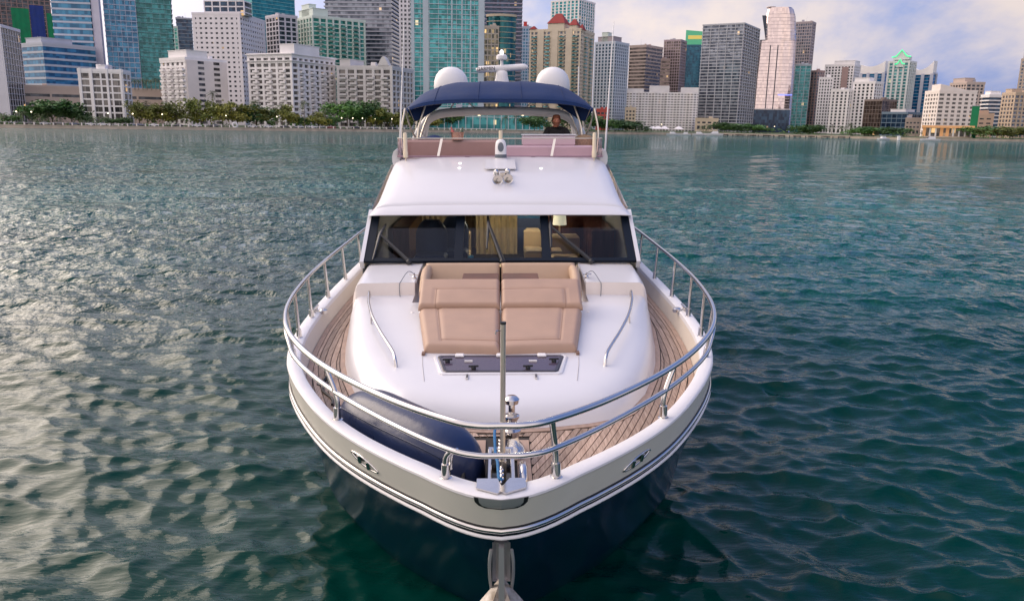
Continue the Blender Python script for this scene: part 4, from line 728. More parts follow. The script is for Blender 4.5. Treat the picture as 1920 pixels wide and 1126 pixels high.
# long low pier added where the right-hand sea wall has its dark shadow
pa, pb = shore_at(1346), shore_at(1590); u = (pb - pa); n_ = Vector((-pa.x, -pa.y, 0)).normalized(); pr = thing('pier', 'long low pier added for the dark shadow along the right sea wall', 'pier', (pa.x, pa.y, 0)); L_ = u.length; ux = u.normalized(); mb = MB()
cs = [Vector((0, 0, 0)) + n_ * 3, u + n_ * 3, u + n_ * 7, n_ * 7]; mb.prism([(c.x, c.y) for c in cs], 1.0, 1.75); mb.build('deck', CONC, pr, 0)
pile = MB().tube([(0, 0, -1), (0, 0, 1.05)], .35, 8).mesh('pile', mat('shadow tone pile', (.05, .045, .04), .8), smooth=60); beam = MB().box(-2.2, 2.2, -.3, .3, .3, .95).mesh('fender_beam', mat('shadow tone pile', (.05, .045, .04), .8), smooth=0)
for i in range(26): v = u * (i / 25) + n_ * 6.7; inst('pile', pile, pr, (v.x, v.y, 0))
for i in range(9): v = u * ((i + .5) / 9) + n_ * 7.2; inst('fender_beam', beam, pr, (v.x, v.y, 0), math.atan2(u.y, u.x))
tentm = MB().add([(-3, -3, 2.6), (3, -3, 2.6), (3, 3, 2.6), (-3, 3, 2.6), (0, 0, 4.6)], [(0, 1, 4), (1, 2, 4), (2, 3, 4), (3, 0, 4), (3, 2, 1, 0)]).mesh('canopy', WHT, smooth=0); legm = MB().tube([(0, 0, 0), (0, 0, 2.6)], .08, 5).mesh('leg', STEELB, smooth=60)
for px, lb in ((1222, 'left white peaked tent before the wavy hotel'), (1233, 'middle white peaked tent before the wavy hotel'), (1245, 'right white peaked tent before the wavy hotel'), (1272, 'white peaked tent at the right end of the wavy hotel')):
    p = shore_at(px); q = p + Vector((p.x, p.y, 0)).normalized() * 10; t = thing('peaked_tent', lb, 'tent', (q.x, q.y, GZ), group='white tents by the marina'); inst('canopy', tentm, t)
    for x in (-2.8, 2.8):
        for y in (-2.8, 2.8): inst('leg', legm, t, (x, y, 0))
# ------------------------------------------------------------------ the yacht (built in its own frame, bow towards the viewer)
YACHT = thing('motor_yacht', 'white flybridge motor yacht with navy hull and blue bimini, bow on, anchored in the bay', 'yacht', (0, 14, 0), onboard=True)
GS = [0, .03, .08, .25, .45, .62, 1.2, 1.7, 2.35, 3.1, 3.7, 4.6, 5.5, 7, 10, 14, 21.3]
GW = [0, .13, .24, .47, .67, .85, 1.38, 1.74, 2.10, 2.44, 2.65, 2.84, 2.94, 3.01, 3.03, 3.0, 2.75]
SS = [0, .25, .83, 1.3, 1.86, 3.1, 4.7, 7, 10, 14, 21.3]; SW = [0, .22, .85, 1.3, 1.72, 2.40, 2.80, 2.94, 2.97, 2.95, 2.7]
def pchip(xs, ys):
    xs = np.array(xs, float); ys = np.array(ys, float); h = np.diff(xs); d = np.diff(ys) / h; m = np.zeros(len(xs))
    for i in range(1, len(xs) - 1):
        if d[i - 1] * d[i] > 0: w1 = 2 * h[i] + h[i - 1]; w2 = h[i] + 2 * h[i - 1]; m[i] = (w1 + w2) / (w1 / d[i - 1] + w2 / d[i])
    m[0] = d[0]; m[-1] = d[-1]
    def fn(x):
        x = np.clip(x, xs[0], xs[-1]); i = np.clip(np.searchsorted(xs, x) - 1, 0, len(h) - 1); t = (x - xs[i]) / h[i]
        return (2*t**3-3*t**2+1)*ys[i] + (t**3-2*t**2+t)*h[i]*m[i] + (-2*t**3+3*t**2)*ys[i+1] + (t**3-t**2)*h[i]*m[i+1]
    return fn
gunf = pchip(GS, GW); shpf = pchip(SS, SW)
SV = np.concatenate([np.array([0, .01, .03, .06, .1, .16, .24, .34, .46]), np.linspace(.6, 5, 34), np.linspace(5.3, 21.3, 36)])
YEND = 27.0
def y0f(z): return float(np.interp(z, [-.8, 0, .6, 1.2, 1.7, 2.2, 2.62], [8.8, 7.95, 7.35, 6.78, 6.32, 5.93, 5.70]))
def contour(z, inset=0.0, back=0.0, sharp=None, wmul=None):
    p = np.interp(z, [.5, 2.15], [1, 0]) if sharp is None else sharp
    wm = np.interp(z, [-.8, -.05, .35, .45, 1.2, 2.2], [.72, .95, .985, 1.0, .975, 1.0]) if wmul is None else wmul
    y0 = y0f(z); s = SV
    x = ((1 - p) * gunf(s) + p * shpf(s)) * wm * (1 - inset); y = y0 + s * (YEND - y0) / 21.3 + back * np.exp(-s / 2.2)
    L_ = [(-x[i], y[i], z) for i in range(len(s) - 1, 0, -1)] + [(x[i], y[i], z) for i in range(len(s))]
    return L_
def zdeck(y): return float(np.interp(y, [6, 8, 12, 27], [2.22, 2.24, 2.34, 2.34]))
# hull shell
mb = MB(); mb.grid([contour(z) for z in (-.8, -.3, 0, .34, .44, .5, .8, 1.1, 1.4, 1.7, 1.9, 2.05, 2.225)])
mb.add([contour(z)[0] for z in (-.8, 0, .8, 2.22)] + [contour(z)[-1] for z in (2.22, .8, 0, -.8)], [tuple(range(8))])
mb.build('hull', NAVYH, YACHT, 25)
mb = MB(); mb.grid([contour(z) for z in (2.275, 2.36, 2.48, 2.595)]); mb.build('bulwark_band', BAND, YACHT, 60)
c1 = contour(2.25)
mb = MB(); mb.tube([(x * 1.004, y - .012, z) for x, y, z in c1], .026, 8); rub = mb.build('rubbing_strake', STEEL, YACHT, 60)
mb = MB(); mb.tube([(x * 1.006, y - .02, z - .062) for x, y, z in c1], .017, 6); mb.build('stripe', GELCAP, YACHT, 60)
mb = MB(); mb.tube([(x * 1.004, y - .014, z + .032) for x, y, z in c1], .010, 6); mb.build('stripe', BLACK, rub, 60)
# spray rails low on the flanks
for sg in (-1, 1):
    mb = MB(); pts = [(sg * (float((0.9*shpf(s) + .1 * gunf(s))) * 1.0 + .02), y0f(.75) + s, .75 + .12 * max(0, (3.6 - s))) for s in np.linspace(2.2, 9, 24)]
    mb.tube(pts, [.008 + .02 * min(1, i / 6) for i in range(24)], 6); mb.build('spray_rail', STEELB, YACHT, 60)
# cap rail, inner bulwark, deck
outer = contour(2.60); mb = MB()
P = [outer, [(x, y, 2.622) for x, y, z in contour(2.62, .004, .01)], [(x, y, 2.632) for x, y, z in contour(2.62, .012, .03)],
     [(x, y, 2.632) for x, y, z in contour(2.62, .054, .24)], [(x, y, 2.622) for x, y, z in contour(2.62, .060, .262)], [(x, y, 2.56) for x, y, z in contour(2.62, .062, .27)]]
mb.grid(P); mb.build('gunwale_cap', GELCAP, YACHT, 50)
dk = contour(2.62, .078, .36); mb = MB()
mb.grid([[(x, y, 2.57) for x, y, z in contour(2.62, .061, .268)], [(x, y, .4 * zdeck(y) + .6 * 2.57) for x, y, z in contour(2.62, .064, .28)], [(x, y, zdeck(y) - .01) for x, y, z in dk]])
mb.build('inner_bulwark', CREAM, YACHT, 60)
n2 = len(dk) // 2
mb = MB(); mb.grid([[(dk[n2 - i][0], dk[n2 - i][1], zdeck(dk[n2 - i][1])), (0, dk[n2 - i][1], zdeck(dk[n2 - i][1])), (dk[n2 + i][0], dk[n2 + i][1], zdeck(dk[n2 + i][1]))] for i in range(n2 + 1)][::-1])
DECK = mb.build('deck', CAULK, YACHT)
dkY = np.array([dk[n2 + i][1] for i in range(n2 + 1)]); dkX = np.array([dk[n2 + i][0] for i in range(n2 + 1)])
def dout(y): return float(np.interp(y, dkY, dkX, left=0))
FY = [8.06, 8.08, 8.13, 8.22, 8.34, 8.6, 9.12, 9.75, 10.3, 11, 12, 13, 14, 15, 24]; FX = [0, .25, .6, .98, 1.26, 1.5, 1.77, 1.98, 2.12, 2.25, 2.38, 2.45, 2.48, 2.5, 2.5]
def fin(y): return float(np.interp(y, FY, FX, left=0))
# plank family: straight runs forward, swept along the side decks
yy = np.arange(6.0, 20.01, .05)
slope = np.array([np.interp(y, [7.2, 9.2, 10.4], [.46, .33, .2]) if y < 10.4 else (dout(y + .05) - dout(y - .05)) / .1 for y in yy])
Bc = np.cumsum(slope) * .05; Bc += dout(10.5) - .13 - np.interp(10.5, yy, Bc)
def strip(name, left, right, ya, yb, m_, lift, parent=DECK, step=.05):
    """a board between two x(y) limits, cut where the limits cross"""
    for sg in (-1, 1):
        mb = MB(); prev = None
        for y in np.arange(ya, yb, step):
            l_, r_ = left(y), right(y)
            if r_ - l_ > .004:
                z = zdeck(y) + lift; cur = [(sg * l_, y, z), (sg * r_, y, z), (sg * r_, y, z - .012), (sg * l_, y, z - .012)]
                if prev:
                    o = len(mb.v); mb.v += prev + cur
                    q = [(o, o + 1, o + 5, o + 4), (o + 1, o + 2, o + 6, o + 5), (o + 3, o, o + 4, o + 7)]
                    if sg < 0: q = [t[::-1] for t in q]
                    mb.f += [t[::-1] for t in q]; mb.m += [0] * 3
                prev = cur
            else: prev = None
        if len(mb.f) > 2: mb.build(name, m_, parent, 30)
MARG = .085
PW = .082
for k in range(-2, 52):
    bl = lambda y, k=k: float(np.interp(y, yy, Bc)) - (k + 1) * PW + .0055
    br = lambda y, k=k: float(np.interp(y, yy, Bc)) - k * PW - .0055
    inner = lambda y: max(fin(y + .08) + (.055 if y > 8.3 else .01 if y > 7.98 else 0), .30 if y < 7.85 else .0)
    strip('plank', lambda y: max(bl(y), inner(y)), lambda y: min(br(y), dout(y) - MARG), 6.3, 19, TEAK, .012)
strip('margin_board', lambda y: max(dout(y) - MARG + .009, .30 if y < 7.85 else 0), lambda y: dout(y) - .004, 6.1, 19, TEAKL, .013)
strip('margin_board', lambda y: max(fin(y - .075) - .12, 0) if y > 8.06 else 0, lambda y: fin(y + .07) + (.045 if y > 8.3 else 0), 7.992, 19, TEAKL, .0135, step=.02)
strip('king_plank', lambda y: .16, lambda y: min(.292, dout(y)), 6.3, 7.85, TEAKL, .0135)

# coachroof: rings up from the deck line, then the top
def ztop(y): return float(np.interp(y, [8.06, 8.7, 9.25, 12.42, 12.46, 15], [2.46, 2.52, 2.56, 2.80, 3.00, 3.09]))
cy_ = np.array([8.06, 8.065, 8.072, 8.08, 8.1, 8.13, 8.17, 8.22, 8.28, 8.34, 8.44, 8.6, 8.85, 9.12, 9.45, 9.75, 10.05, 10.3, 10.7, 11.1, 11.5, 12, 12.42, 12.46, 12.9, 13.5, 14.2])
cx_ = np.array([fin(y) for y in cy_])
fsm = pchip([0, .25, .6, .98, 1.26, 1.5, 1.77, 1.98, 2.12, 2.25, 2.38, 2.45, 2.48], [8.2, 8.22, 8.27, 8.36, 8.47, 8.7, 9.17, 9.75, 10.3, 11, 12, 13, 14.2])
tx = np.gradient(cx_); ty = np.gradient(cy_); ln = np.hypot(tx, ty); nx_, ny_ = -ty / ln, tx / ln   # inward normal
nx_[0], ny_[0] = 0, 1
prof = [(0, -.02), (.012, .06), (.035, .28), (.07, .52), (.115, .72), (.18, .87), (.28, .96), (.40, 1.0)]
cols = [2.2, 2.0, 1.8, 1.6, 1.45, 1.38, 1.34, 1.0, .6, .25, 0]
rows = []
for i in range(len(cy_)):
    sc = float(np.interp(cy_[i], [8.6, 11, 12.4], [1.25, .9, .42])); row = []
    for d, h in prof:
        x = max(0, cx_[i] + nx_[i] * d * sc); y = cy_[i] + ny_[i] * d * sc
        zt = (ztop(y) if cy_[i] < 12.3 else ztop(cy_[i])) + .02 * (1 - min(1, x / 2.2) ** 2); row.append((x, y, zdeck(y) + h * (zt - zdeck(y))))
    xe, ye = row[-1][0], row[-1][1]
    for c in cols:
        x = min(xe, c); zt = (ztop(ye) if cy_[i] < 12.3 else ztop(cy_[i])) + .02 * (1 - min(1, x / 2.2) ** 2)
        if c <= 1.34 and cy_[i] > 12.0: zt = 2.5
        row.append((x, ye, zt))
    rows.append(row)
mb = MB()
full = [[(-p[0], p[1], p[2]) for p in r] + [p for p in r[::-1]] for r in rows]
nc = len(full[0])
for i in range(len(full) - 1):
    for j in range(nc - 1):
        q = [full[i][j], full[i][j + 1], full[i + 1][j + 1], full[i + 1][j]]
        bei = 1 if (abs(cy_[i] - 12.42) < .01 and min(abs(p[0]) for p in q) > 1.36 and max(abs(p[0]) for p in q) < 2.42) else 0
        mb.add(q, [(0, 1, 2, 3)], bei)
COACH = mb.build('coachroof', [GEL, BEIGE], YACHT, 0)
def weld(ob, ang=38):
    import bmesh
    bm = bmesh.new(); bm.from_mesh(ob.data); bmesh.ops.remove_doubles(bm, verts=bm.verts, dist=.0005)
    bmesh.ops.dissolve_degenerate(bm, edges=bm.edges, dist=.0004)
    bmesh.ops.recalc_face_normals(bm, faces=bm.faces); bm.to_mesh(ob.data); bm.free()
    ob.data.polygons.foreach_set('use_smooth', [True] * len(ob.data.polygons)); ob.data.set_sharp_from_angle(angle=R(ang)); ob.data.update()
weld(COACH, 62)

# sunpad cushions
def cushion(corners, th, nu=26, nv=26, rnd=.10, bulge=.03, seam=None, seamd=.016):
    """soft slab on four corners (front-left, front-right, back-right, back-left)"""
    c = [Vector(p) for p in corners]; up = (c[1] - c[0]).cross(c[3] - c[0]).normalized(); P = []
    for side in (1,):
        for j in range(nv + 1):
            row = []
            for i in range(nu + 1):
                u = .5 - .5 * math.cos(math.pi * i / nu); v = .5 - .5 * math.cos(math.pi * j / nv)
                p = (c[0] * (1 - u) + c[1] * u) * (1 - v) + (c[3] * (1 - u) + c[2] * u) * v
                wu = (c[1] - c[0]).length; wv = (c[3] - c[0]).length
                du = min(u, 1 - u) * wu; dv = min(v, 1 - v) * wv
                e = lambda d: 1 - (1 - min(1, d / rnd)) ** 2.4
                h = math.sqrt(max(0, e(du))) * math.sqrt(max(0, e(dv)))
                h = th * h + bulge * math.sin(math.pi * u) * math.sin(math.pi * v)
                if seam:
                    su0, su1, sv0, sv1 = seam
                    if su0 - .02 <= u <= su1 + .02 and sv0 - .02 <= v <= sv1 + .02:
                        dd = min(abs(u - su0) * wu, abs(u - su1) * wu, abs(v - sv0) * wv, abs(v - sv1) * wv)
                        h -= seamd * math.exp(-(dd / .016) ** 2)
                        if su0 < u < su1 and sv0 < v < sv1: h += .008 * min(1, dd / .05)
                row.append(tuple(p + up * h))
            P.append(row)
    mb = MB(); mb.grid(P)
    mb.P = P
    n0 = [tuple(c[k] - up * .01) for k in range(4)]
    mb.add(n0, [(3, 2, 1, 0)])
    return mb
STITCH = mat('seam piping', (.30, .19, .14), .7)
def stitch(cu, par_, sm, nu, nv):
    us = [.5 - .5 * math.cos(math.pi * i / nu) for i in range(nu + 1)]; vs = [.5 - .5 * math.cos(math.pi * j / nv) for j in range(nv + 1)]
    ni = lambda a, L_: int(np.argmin([abs(a - q) for q in L_]))
    u0, u1, v0, v1 = sm; iu0, iu1 = max(1, ni(max(0, u0), us)), min(nu - 1, ni(min(1, u1), us)); jv0, jv1 = max(1, ni(max(0, v0), vs)), min(nv - 1, ni(min(1, v1), vs)); P = cu.P; path = []
    ue = iu1 if u0 < 0 else iu0
    if v0 < 0: path = [P[j][ue] for j in range(1, jv1 + 1)]; path += [P[jv1][i] for i in (range(ue - 1, 0, -1) if u0 < 0 else range(ue + 1, nu))]
    else: path = [P[j][ue] for j in range(nv - 1, jv0 - 1, -1)]; path += [P[jv0][i] for i in (range(ue - 1, 0, -1) if u0 < 0 else range(ue + 1, nu))]
    m_ = MB(); m_.tube([(x, y, z + .002) for x, y, z in path], .005, 5); m_.build('seam', STITCH, par_, 60)
SUN = MB(); SUN.box(-1.0, 1.0, 9.9, 11.6, 2.5, 2.56); SUNPAD = SUN.build('sunpad', GEL, YACHT)
def zc(y): return ztop(y) + .015
for sg in (-1, 1):
    def cr(pts): return pts if sg > 0 else [(-pts[1][0], *pts[1][1:]), (-pts[0][0], *pts[0][1:]), (-pts[3][0], *pts[3][1:]), (-pts[2][0], *pts[2][1:])]
    mir = lambda s: s if sg > 0 else (1 - s[1], 1 - s[0], s[2], s[3])
    cu = cushion(cr([(.008, 9.72, zc(9.72)), (.985, 9.80, zc(9.8)), (1.19, 11.22, zc(11.2) + .06), (.008, 11.22, zc(11.2) + .06)]), .115, 56, 44, .075, .012, mir((-.2, .76, .14, 1.2)))
    o = cu.build('seat_cushion', VINYL, SUNPAD, 70); stitch(cu, o, mir((-.2, .76, .14, 1.2)), 56, 44)
    cu = cushion(cr([(.008, 11.19, zc(11.2) + .13), (1.2, 11.19, zc(11.2) + .13), (1.22, 11.95, 3.10), (.008, 11.95, 3.10)]), .10, 56, 44, .06, .010, mir((-.2, .80, -.3, .58)))
    o = cu.build('backrest_cushion', VINYL, SUNPAD, 70); stitch(cu, o, mir((-.2, .80, -.3, .58)), 56, 44)
    # bench behind
    cu = cushion(cr([(.012, 13.40, 2.72), (1.30, 13.40, 2.72), (1.30, 13.62, 3.12), (.012, 13.62, 3.12)]), .11, 30, 20, .08, .015)
    cu.build('bench_back', VINYL2, SUNPAD, 70)
    mb = MB(); mb.tube(spline([(sg * 1.24, 13.60, 2.98), (sg * 1.26, 13.3, 3.0), (sg * 1.24, 12.7, 2.96), (sg * 1.2, 12.15, 2.86)], 5), [.085] * 16, 12, flat=1.5); mb.build('bench_arm', VINYL2, SUNPAD, 70)
    mb = MB(); mb.box(min(sg * .05, sg * 1.25), max(sg * .05, sg * 1.25), 12.95, 13.42, 2.55, 2.72, ch=.03); mb.build('bench_seat', VINYL2, SUNPAD)
    mb = MB(); mb.box(min(sg * .03, sg * .62), max(sg * .03, sg * .62), 12.35, 12.98, 3.035, 3.065, ch=.008); mb.build('folding_table_leaf', mat('matt teak table', (.13, .06, .045), .75, var=.3, vscale=3), SUNPAD)
    mb = MB(); mb.tube([(sg * .35, 12.6, 2.5), (sg * .35, 12.6, 3.04)], .03); mb.build('table_leg', STEEL, SUNPAD)
    mb = MB(); mb.box(min(sg * .97, sg * 1.01), max(sg * .97, sg * 1.01), 9.70, 9.8, ztop(9.7) - .01, ztop(9.7) + .05); mb.build('corner_bracket', SEAM, SUNPAD)
    # chrome fittings and a cord beside the backrest
    mb = MB(); mb.lathe([(.0, 0), (.035, 0), (.035, .03), (.015, .05), (.02, .09), (0, .1)], (sg * 1.42, 12.75, 3.02), 12); mb.tube([(sg * 1.36, 12.75, 3.08), (sg * 1.5, 12.8, 3.08)], .012); mb.build('latch', STEEL, SUNPAD)
    mb = MB(); mb.tube(spline([(sg * 1.40, 12.72, 3.1), (sg * 1.5, 12.62, 3.16), (sg * 1.6, 12.5, 3.03), (sg * 1.62, 12.435, 2.98), (sg * 1.615, 12.40, 2.82), (sg * 1.6, 12.35, 2.812)], 6), .006, 5); mb.build('cord', GREYP, SUNPAD)

# foredeck hatch
zh = lambda y: ztop(y) + .02
HC = 9.345
poly = [(-.70, 9.12), (-.66, 9.085), (.66, 9.085), (.70, 9.12), (.80, 9.60), (.77, 9.63), (-.77, 9.63), (-.80, 9.60)]
def hsc(k, kx=None): return [(x * (kx or k), HC + (y - HC) * k) for x, y in poly]
mb = MB(); n = len(poly)
mb.add([(x, y, zh(y) - .03) for x, y in hsc(1.16, 1.07)] + [(x, y, zh(y) + .012) for x, y in hsc(1.14, 1.06)] + [(x, y, zh(y) + .022) for x, y in hsc(1.06, 1.03)] + [(x, y, zh(y) + .016) for x, y in hsc(1.02, 1.01)],
       [(r * n + i, r * n + (i + 1) % n, (r + 1) * n + (i + 1) % n, (r + 1) * n + i) for r in range(3) for i in range(n)] + [tuple(range(3 * n, 4 * n))])
HT = mb.build('deck_hatch', GEL, YACHT, 30)
mb = MB(); mb.add([(x, y, zh(y) + .016) for x, y in hsc(1.0)] + [(x, y, zh(y) + .030) for x, y in hsc(.985)] + [(x, y, zh(y) + .030) for x, y in hsc(.86, .94)] + [(x, y, zh(y) + .024) for x, y in hsc(.85, .935)], [(r * n + i, r * n + (i + 1) % n, (r + 1) * n + (i + 1) % n, (r + 1) * n + i) for r in range(3) for i in range(n)])
mb.build('rim', mat('dark anodised rim', (.05, .045, .06), .3, metal=.3), HT, 30)
mb = MB(); mb.add([(x, y, zh(y) + .0245) for x, y in hsc(.85, .935)], [tuple(range(n))]); mb.build('pane', HATCH, HT, 0)
for x in (-.52, 0.0, .52):
    mb = MB(); mb.box(x - .055, x + .055, 9.56, 9.66, zh(9.6) + .02, zh(9.6) + .05, ch=.01); mb.build('hinge', WHITEP, HT)
for x, y in ((-.66, 9.40), (.66, 9.40), (-.33, 9.17), (.33, 9.17)):
    mb = MB(); mb.lathe([(.03, 0), (.03, .02), (.012, .03), (.012, .045)], (x, y, zh(y) + .025), 10); mb.tube([(x - .06, y, zh(y) + .06), (x + .06, y + .01, zh(y) + .06)], .013, 6); mb.build('latch', BLACK, HT)
for x in (-.4, .4):
    mb = MB(); mb.box(x - .05, x + .05, 9.40, 9.42, zh(9.4) + .025, zh(9.4) + .045); mb.build('handle', WHITEP, HT)
for x in (-.40, .42):
    mb = MB(); mb.box(x - .014, x + .014, 8.90, 9.04, zh(8.95) - .005, zh(8.95) + .02, ch=.004); mb.build('catch', STEEL, HT)
for sg in (-1, 1):
    # grab rail on the coachroof
    pts = [(sg * 2.08, 12.3, ztop(12.3) + .02), (sg * 2.075, 12.24, ztop(12.2) + .13), (sg * 2.0, 11.7, ztop(11.7) + .14), (sg * 1.84, 11.0, ztop(11.0) + .14), (sg * 1.62, 10.3, ztop(10.3) + .135), (sg * 1.37, 9.6, ztop(9.6) + .13), (sg * 1.31, 9.40, ztop(9.4) + .10), (sg * 1.285, 9.33, ztop(9.3) - .0)]
    mb = MB(); mb.tube(spline(pts, 6), .021, 10); gr = mb.build('grab_rail', STEEL, YACHT, 60)
    mb = MB(); mb.tube([(sg * 1.84, 11.0, ztop(11.0) + .14), (sg * 1.86, 11.02, ztop(11.0))], .014, 8); mb.build('support', STEEL, gr)
    mb = MB(); mb.lathe([(0, .014), (.022, .012), (.03, 0)], (sg * 1.2, 11.55, ztop(11.5) + .012), 12); mb.build('deck_fitting', WHITEP, COACH); mb = MB(); mb.lathe([(0, .014), (.022, .012), (.03, 0)], (sg * 1.32, 11.52, ztop(11.5) + .012), 12); mb.build('deck_fitting', WHITEP, COACH)

for sg in (-1, 1):
    mb = MB(); mb.tube([(sg * 1.0, 9.70, ztop(9.7) + .014), (sg * .965, 9.35, ztop(9.35) + .016), (sg * .90, 8.86, ztop(8.86) + .017)], .006, 5); mb.build('panel_seam', mat('grey sealant', (.42, .41, .43), .7), COACH)
    mb = MB(); mb.tube([(sg * 1.36, 12.465, 3.004), (sg * 1.38, 13.1, 3.04), (sg * 1.39, 13.85, 3.075)], .005, 5); mb.build('panel_seam', MATS['grey sealant'], COACH)
# windscreen
def ws(x, t, off=0.0):
    y = 13.90 + 1.20 * t; z = 3.08 + .76 * t; nl = math.hypot(1.2, .76); return (x, y - off * .76 / nl, z + off * 1.2 / nl)
def wsbox(mb, x0, x1, t0, t1, th, x2=None, x3=None, base=0.0, mi=0):
    x2 = x0 if x2 is None else x2; x3 = x1 if x3 is None else x3
    V = [ws(x0, t0, base), ws(x1, t0, base), ws(x3, t1, base), ws(x2, t1, base), ws(x0, t0, th), ws(x1, t0, th), ws(x3, t1, th), ws(x2, t1, th)]
    return mb.add(V, [(3, 2, 1, 0), (4, 5, 6, 7), (0, 1, 5, 4), (1, 2, 6, 5), (2, 3, 7, 6), (3, 0, 4, 7)], mi)
mb = MB(); wsbox(mb, -2.43, 2.43, 0, .055, .05); wsbox(mb, -2.43, 2.43, .945, 1, .05)
wsbox(mb, -2.43, -2.28, .055, .945, .048); wsbox(mb, 2.28, 2.43, .055, .945, .048)
wsbox(mb, -.83, -.67, .055, .945, .048); wsbox(mb, .75, .91, .055, .945, .048)
WSF = mb.build('windscreen', FRAMEB, YACHT, 0)
for x0, x1 in ((-2.28, -.83), (-.67, .75), (.91, 2.28)):
    mb = MB(); wsbox(mb, x0, x1, .055, .945, .022, base=.018); mb.v = mb.v; o = MB(); o.add([ws(x0, .055, .02), ws(x1, .055, .02), ws(x1, .945, .02), ws(x0, .945, .02)], [(0, 1, 2, 3)]); o.build('pane', WIND, WSF, 0)
for sg in (-1, 1):
    mb = MB(); a0, a1 = (2.43, 2.50) if sg > 0 else (-2.50, -2.43); wsbox(mb, a0, a1, -.02, 1.02, .06, base=-.1); mb.build('pillar', GEL, WSF, 0)
def wiper(base, elbow, tip0, tip1):
    mb = MB(); b3 = ws(*base, .06); e3 = ws(*elbow, .11)
    mb.tube([b3, e3], [.036, .024], 6); mb.tube([(b3[0] + .05, b3[1], b3[2]), (e3[0] + .02, e3[1], e3[2])], 0.013, 5)
    mb.lathe([(.05, -.03), (.05, .02), (.02, .05)], b3, 10)
    w = mb.build('wiper', BLACK, WSF); mb = MB(); mb.tube([ws(*tip0, .05), e3, ws(*tip1, .05)], [.018, .036, .018], 6, flat=.7); mb.build('blade', BLACK, w)
wiper((-1.62, -.03), (-2.20, .46), (-2.27, .02), (-2.14, .72))
wiper((.035, -.03), (-.22, .66), (-.245, .22), (-.24, .92))
wiper((1.62, -.03), (.93, .62), (.92, .25), (.955, .9))

# roof and brow above the windscreen
mb = MB()
sx = [0, .8, 1.5, 2.0, 2.2, 2.31, 2.37, 2.395]; sd_ = [0, .006, .022, .06, .10, .16, .25, .36]
def roofrow(y, z, k=1.0, wadd=0.0, flat=1.0):
    r = [(x * (1 + wadd), y, z - d * k * flat) for x, d in zip(sx, sd_)]
    return [(-p[0], p[1], p[2]) for p in r[::-1]] + r[1:]
RS = [(15.2, 3.83, .05, .03), (14.80, 3.82, .05, .03), (14.765, 3.83, .06, .03), (14.76, 3.845, .08, .029), (14.80, 3.88, .16, .026), (14.985, 3.995, .38, .016), (14.998, 4.000, .40, .011), (15.008, 4.002, .40, .011), (15.02, 4.025, .42, .014), (15.08, 4.075, .6, .01), (15.5, 4.21, .85, .004), (16.0, 4.38, 1, 0), (16.6, 4.56, 1, -.003), (17.1, 4.70, 1, -.006), (17.4, 4.775, 1, -.01), (17.55, 4.80, .9, -.012), (17.9, 4.81, .8, -.012), (18.0, 4.4, .3, -.012)]
mb.grid([roofrow(*r) for r in RS]); BROW = mb.build('brow', GEL, YACHT, 45); weld(BROW, 45)
# cabin sides with windows, aft bulkhead opening
for sg in (-1, 1):
    mb = MB(); x0, x1 = (2.40, 2.46) if sg > 0 else (-2.46, -2.40)
    mb.add([(sg * 2.46, 13.9, 2.3), (sg * 2.46, 13.9, 3.08), (sg * 2.46, 15.1, 3.84), (sg * 2.44, 15.15, 3.95), (sg * 2.38, 24, 4.6), (sg * 2.42, 24, 2.3), (sg * 2.44, 18, 4.6)], [(0, 1, 2, 3, 6, 4, 5) if sg < 0 else (5, 4, 6, 3, 2, 1, 0)])
    cs = mb.build('cabin_side', GEL, YACHT, 0)
    for ya, yb in ((15.4, 17.6), (17.75, 20), (20.15, 22.5)):
        mb = MB(); mb.box(min(sg * 2.462, sg * 2.475), max(sg * 2.462, sg * 2.475), ya, yb, 3.1, 3.75); mb.build('window', FRAMEB, cs, 0)
mb = MB(); mb.box(-2.4, 2.4, 18.0, 25.5, 4.28, 4.38); mb.build('flybridge_deck', CREAM, YACHT)
mb = MB(); mb.box(-2.4, 2.4, 13.6, 24, 2.28, 2.30); mb.build('saloon_floor', CARPET, YACHT)
mb = MB(); mb.box(-2.4, -.1, 22.6, 22.7, 2.3, 4.28); mb.box(1.3, 2.4, 22.6, 22.7, 2.3, 4.28); mb.box(-.1, 1.3, 22.6, 22.7, 3.9, 4.28); mb.build('aft_bulkhead', WOODD, YACHT, 0)
mb = MB(); mb.box(-2.41, 2.41, 13.95, 14.7, 2.9, 2.98); mb.box(-2.4, 2.4, 14.65, 14.75, 2.3, 2.9); DASH = mb.build('dashboard', BLACK, YACHT, 0)
# flybridge coaming, sides
for sg in (-1, 1):
    mb = MB(); pts = [(sg * 2.30, 17.75, 4.74), (sg * 2.33, 19, 4.80), (sg * 2.33, 21, 4.82), (sg * 2.3, 24, 4.8), (sg * 2.2, 25.4, 4.75)]
    mb.tube(spline(pts, 5), .09, 10, flat=2.2); mb.build('flybridge_coaming', GEL, YACHT, 60)
    mb = MB(); mb.box(min(sg * 2.2, sg * 2.36), max(sg * 2.2, sg * 2.36), 18, 25.3, 4.2, 4.75); mb.build('coaming_wall', GEL, YACHT)
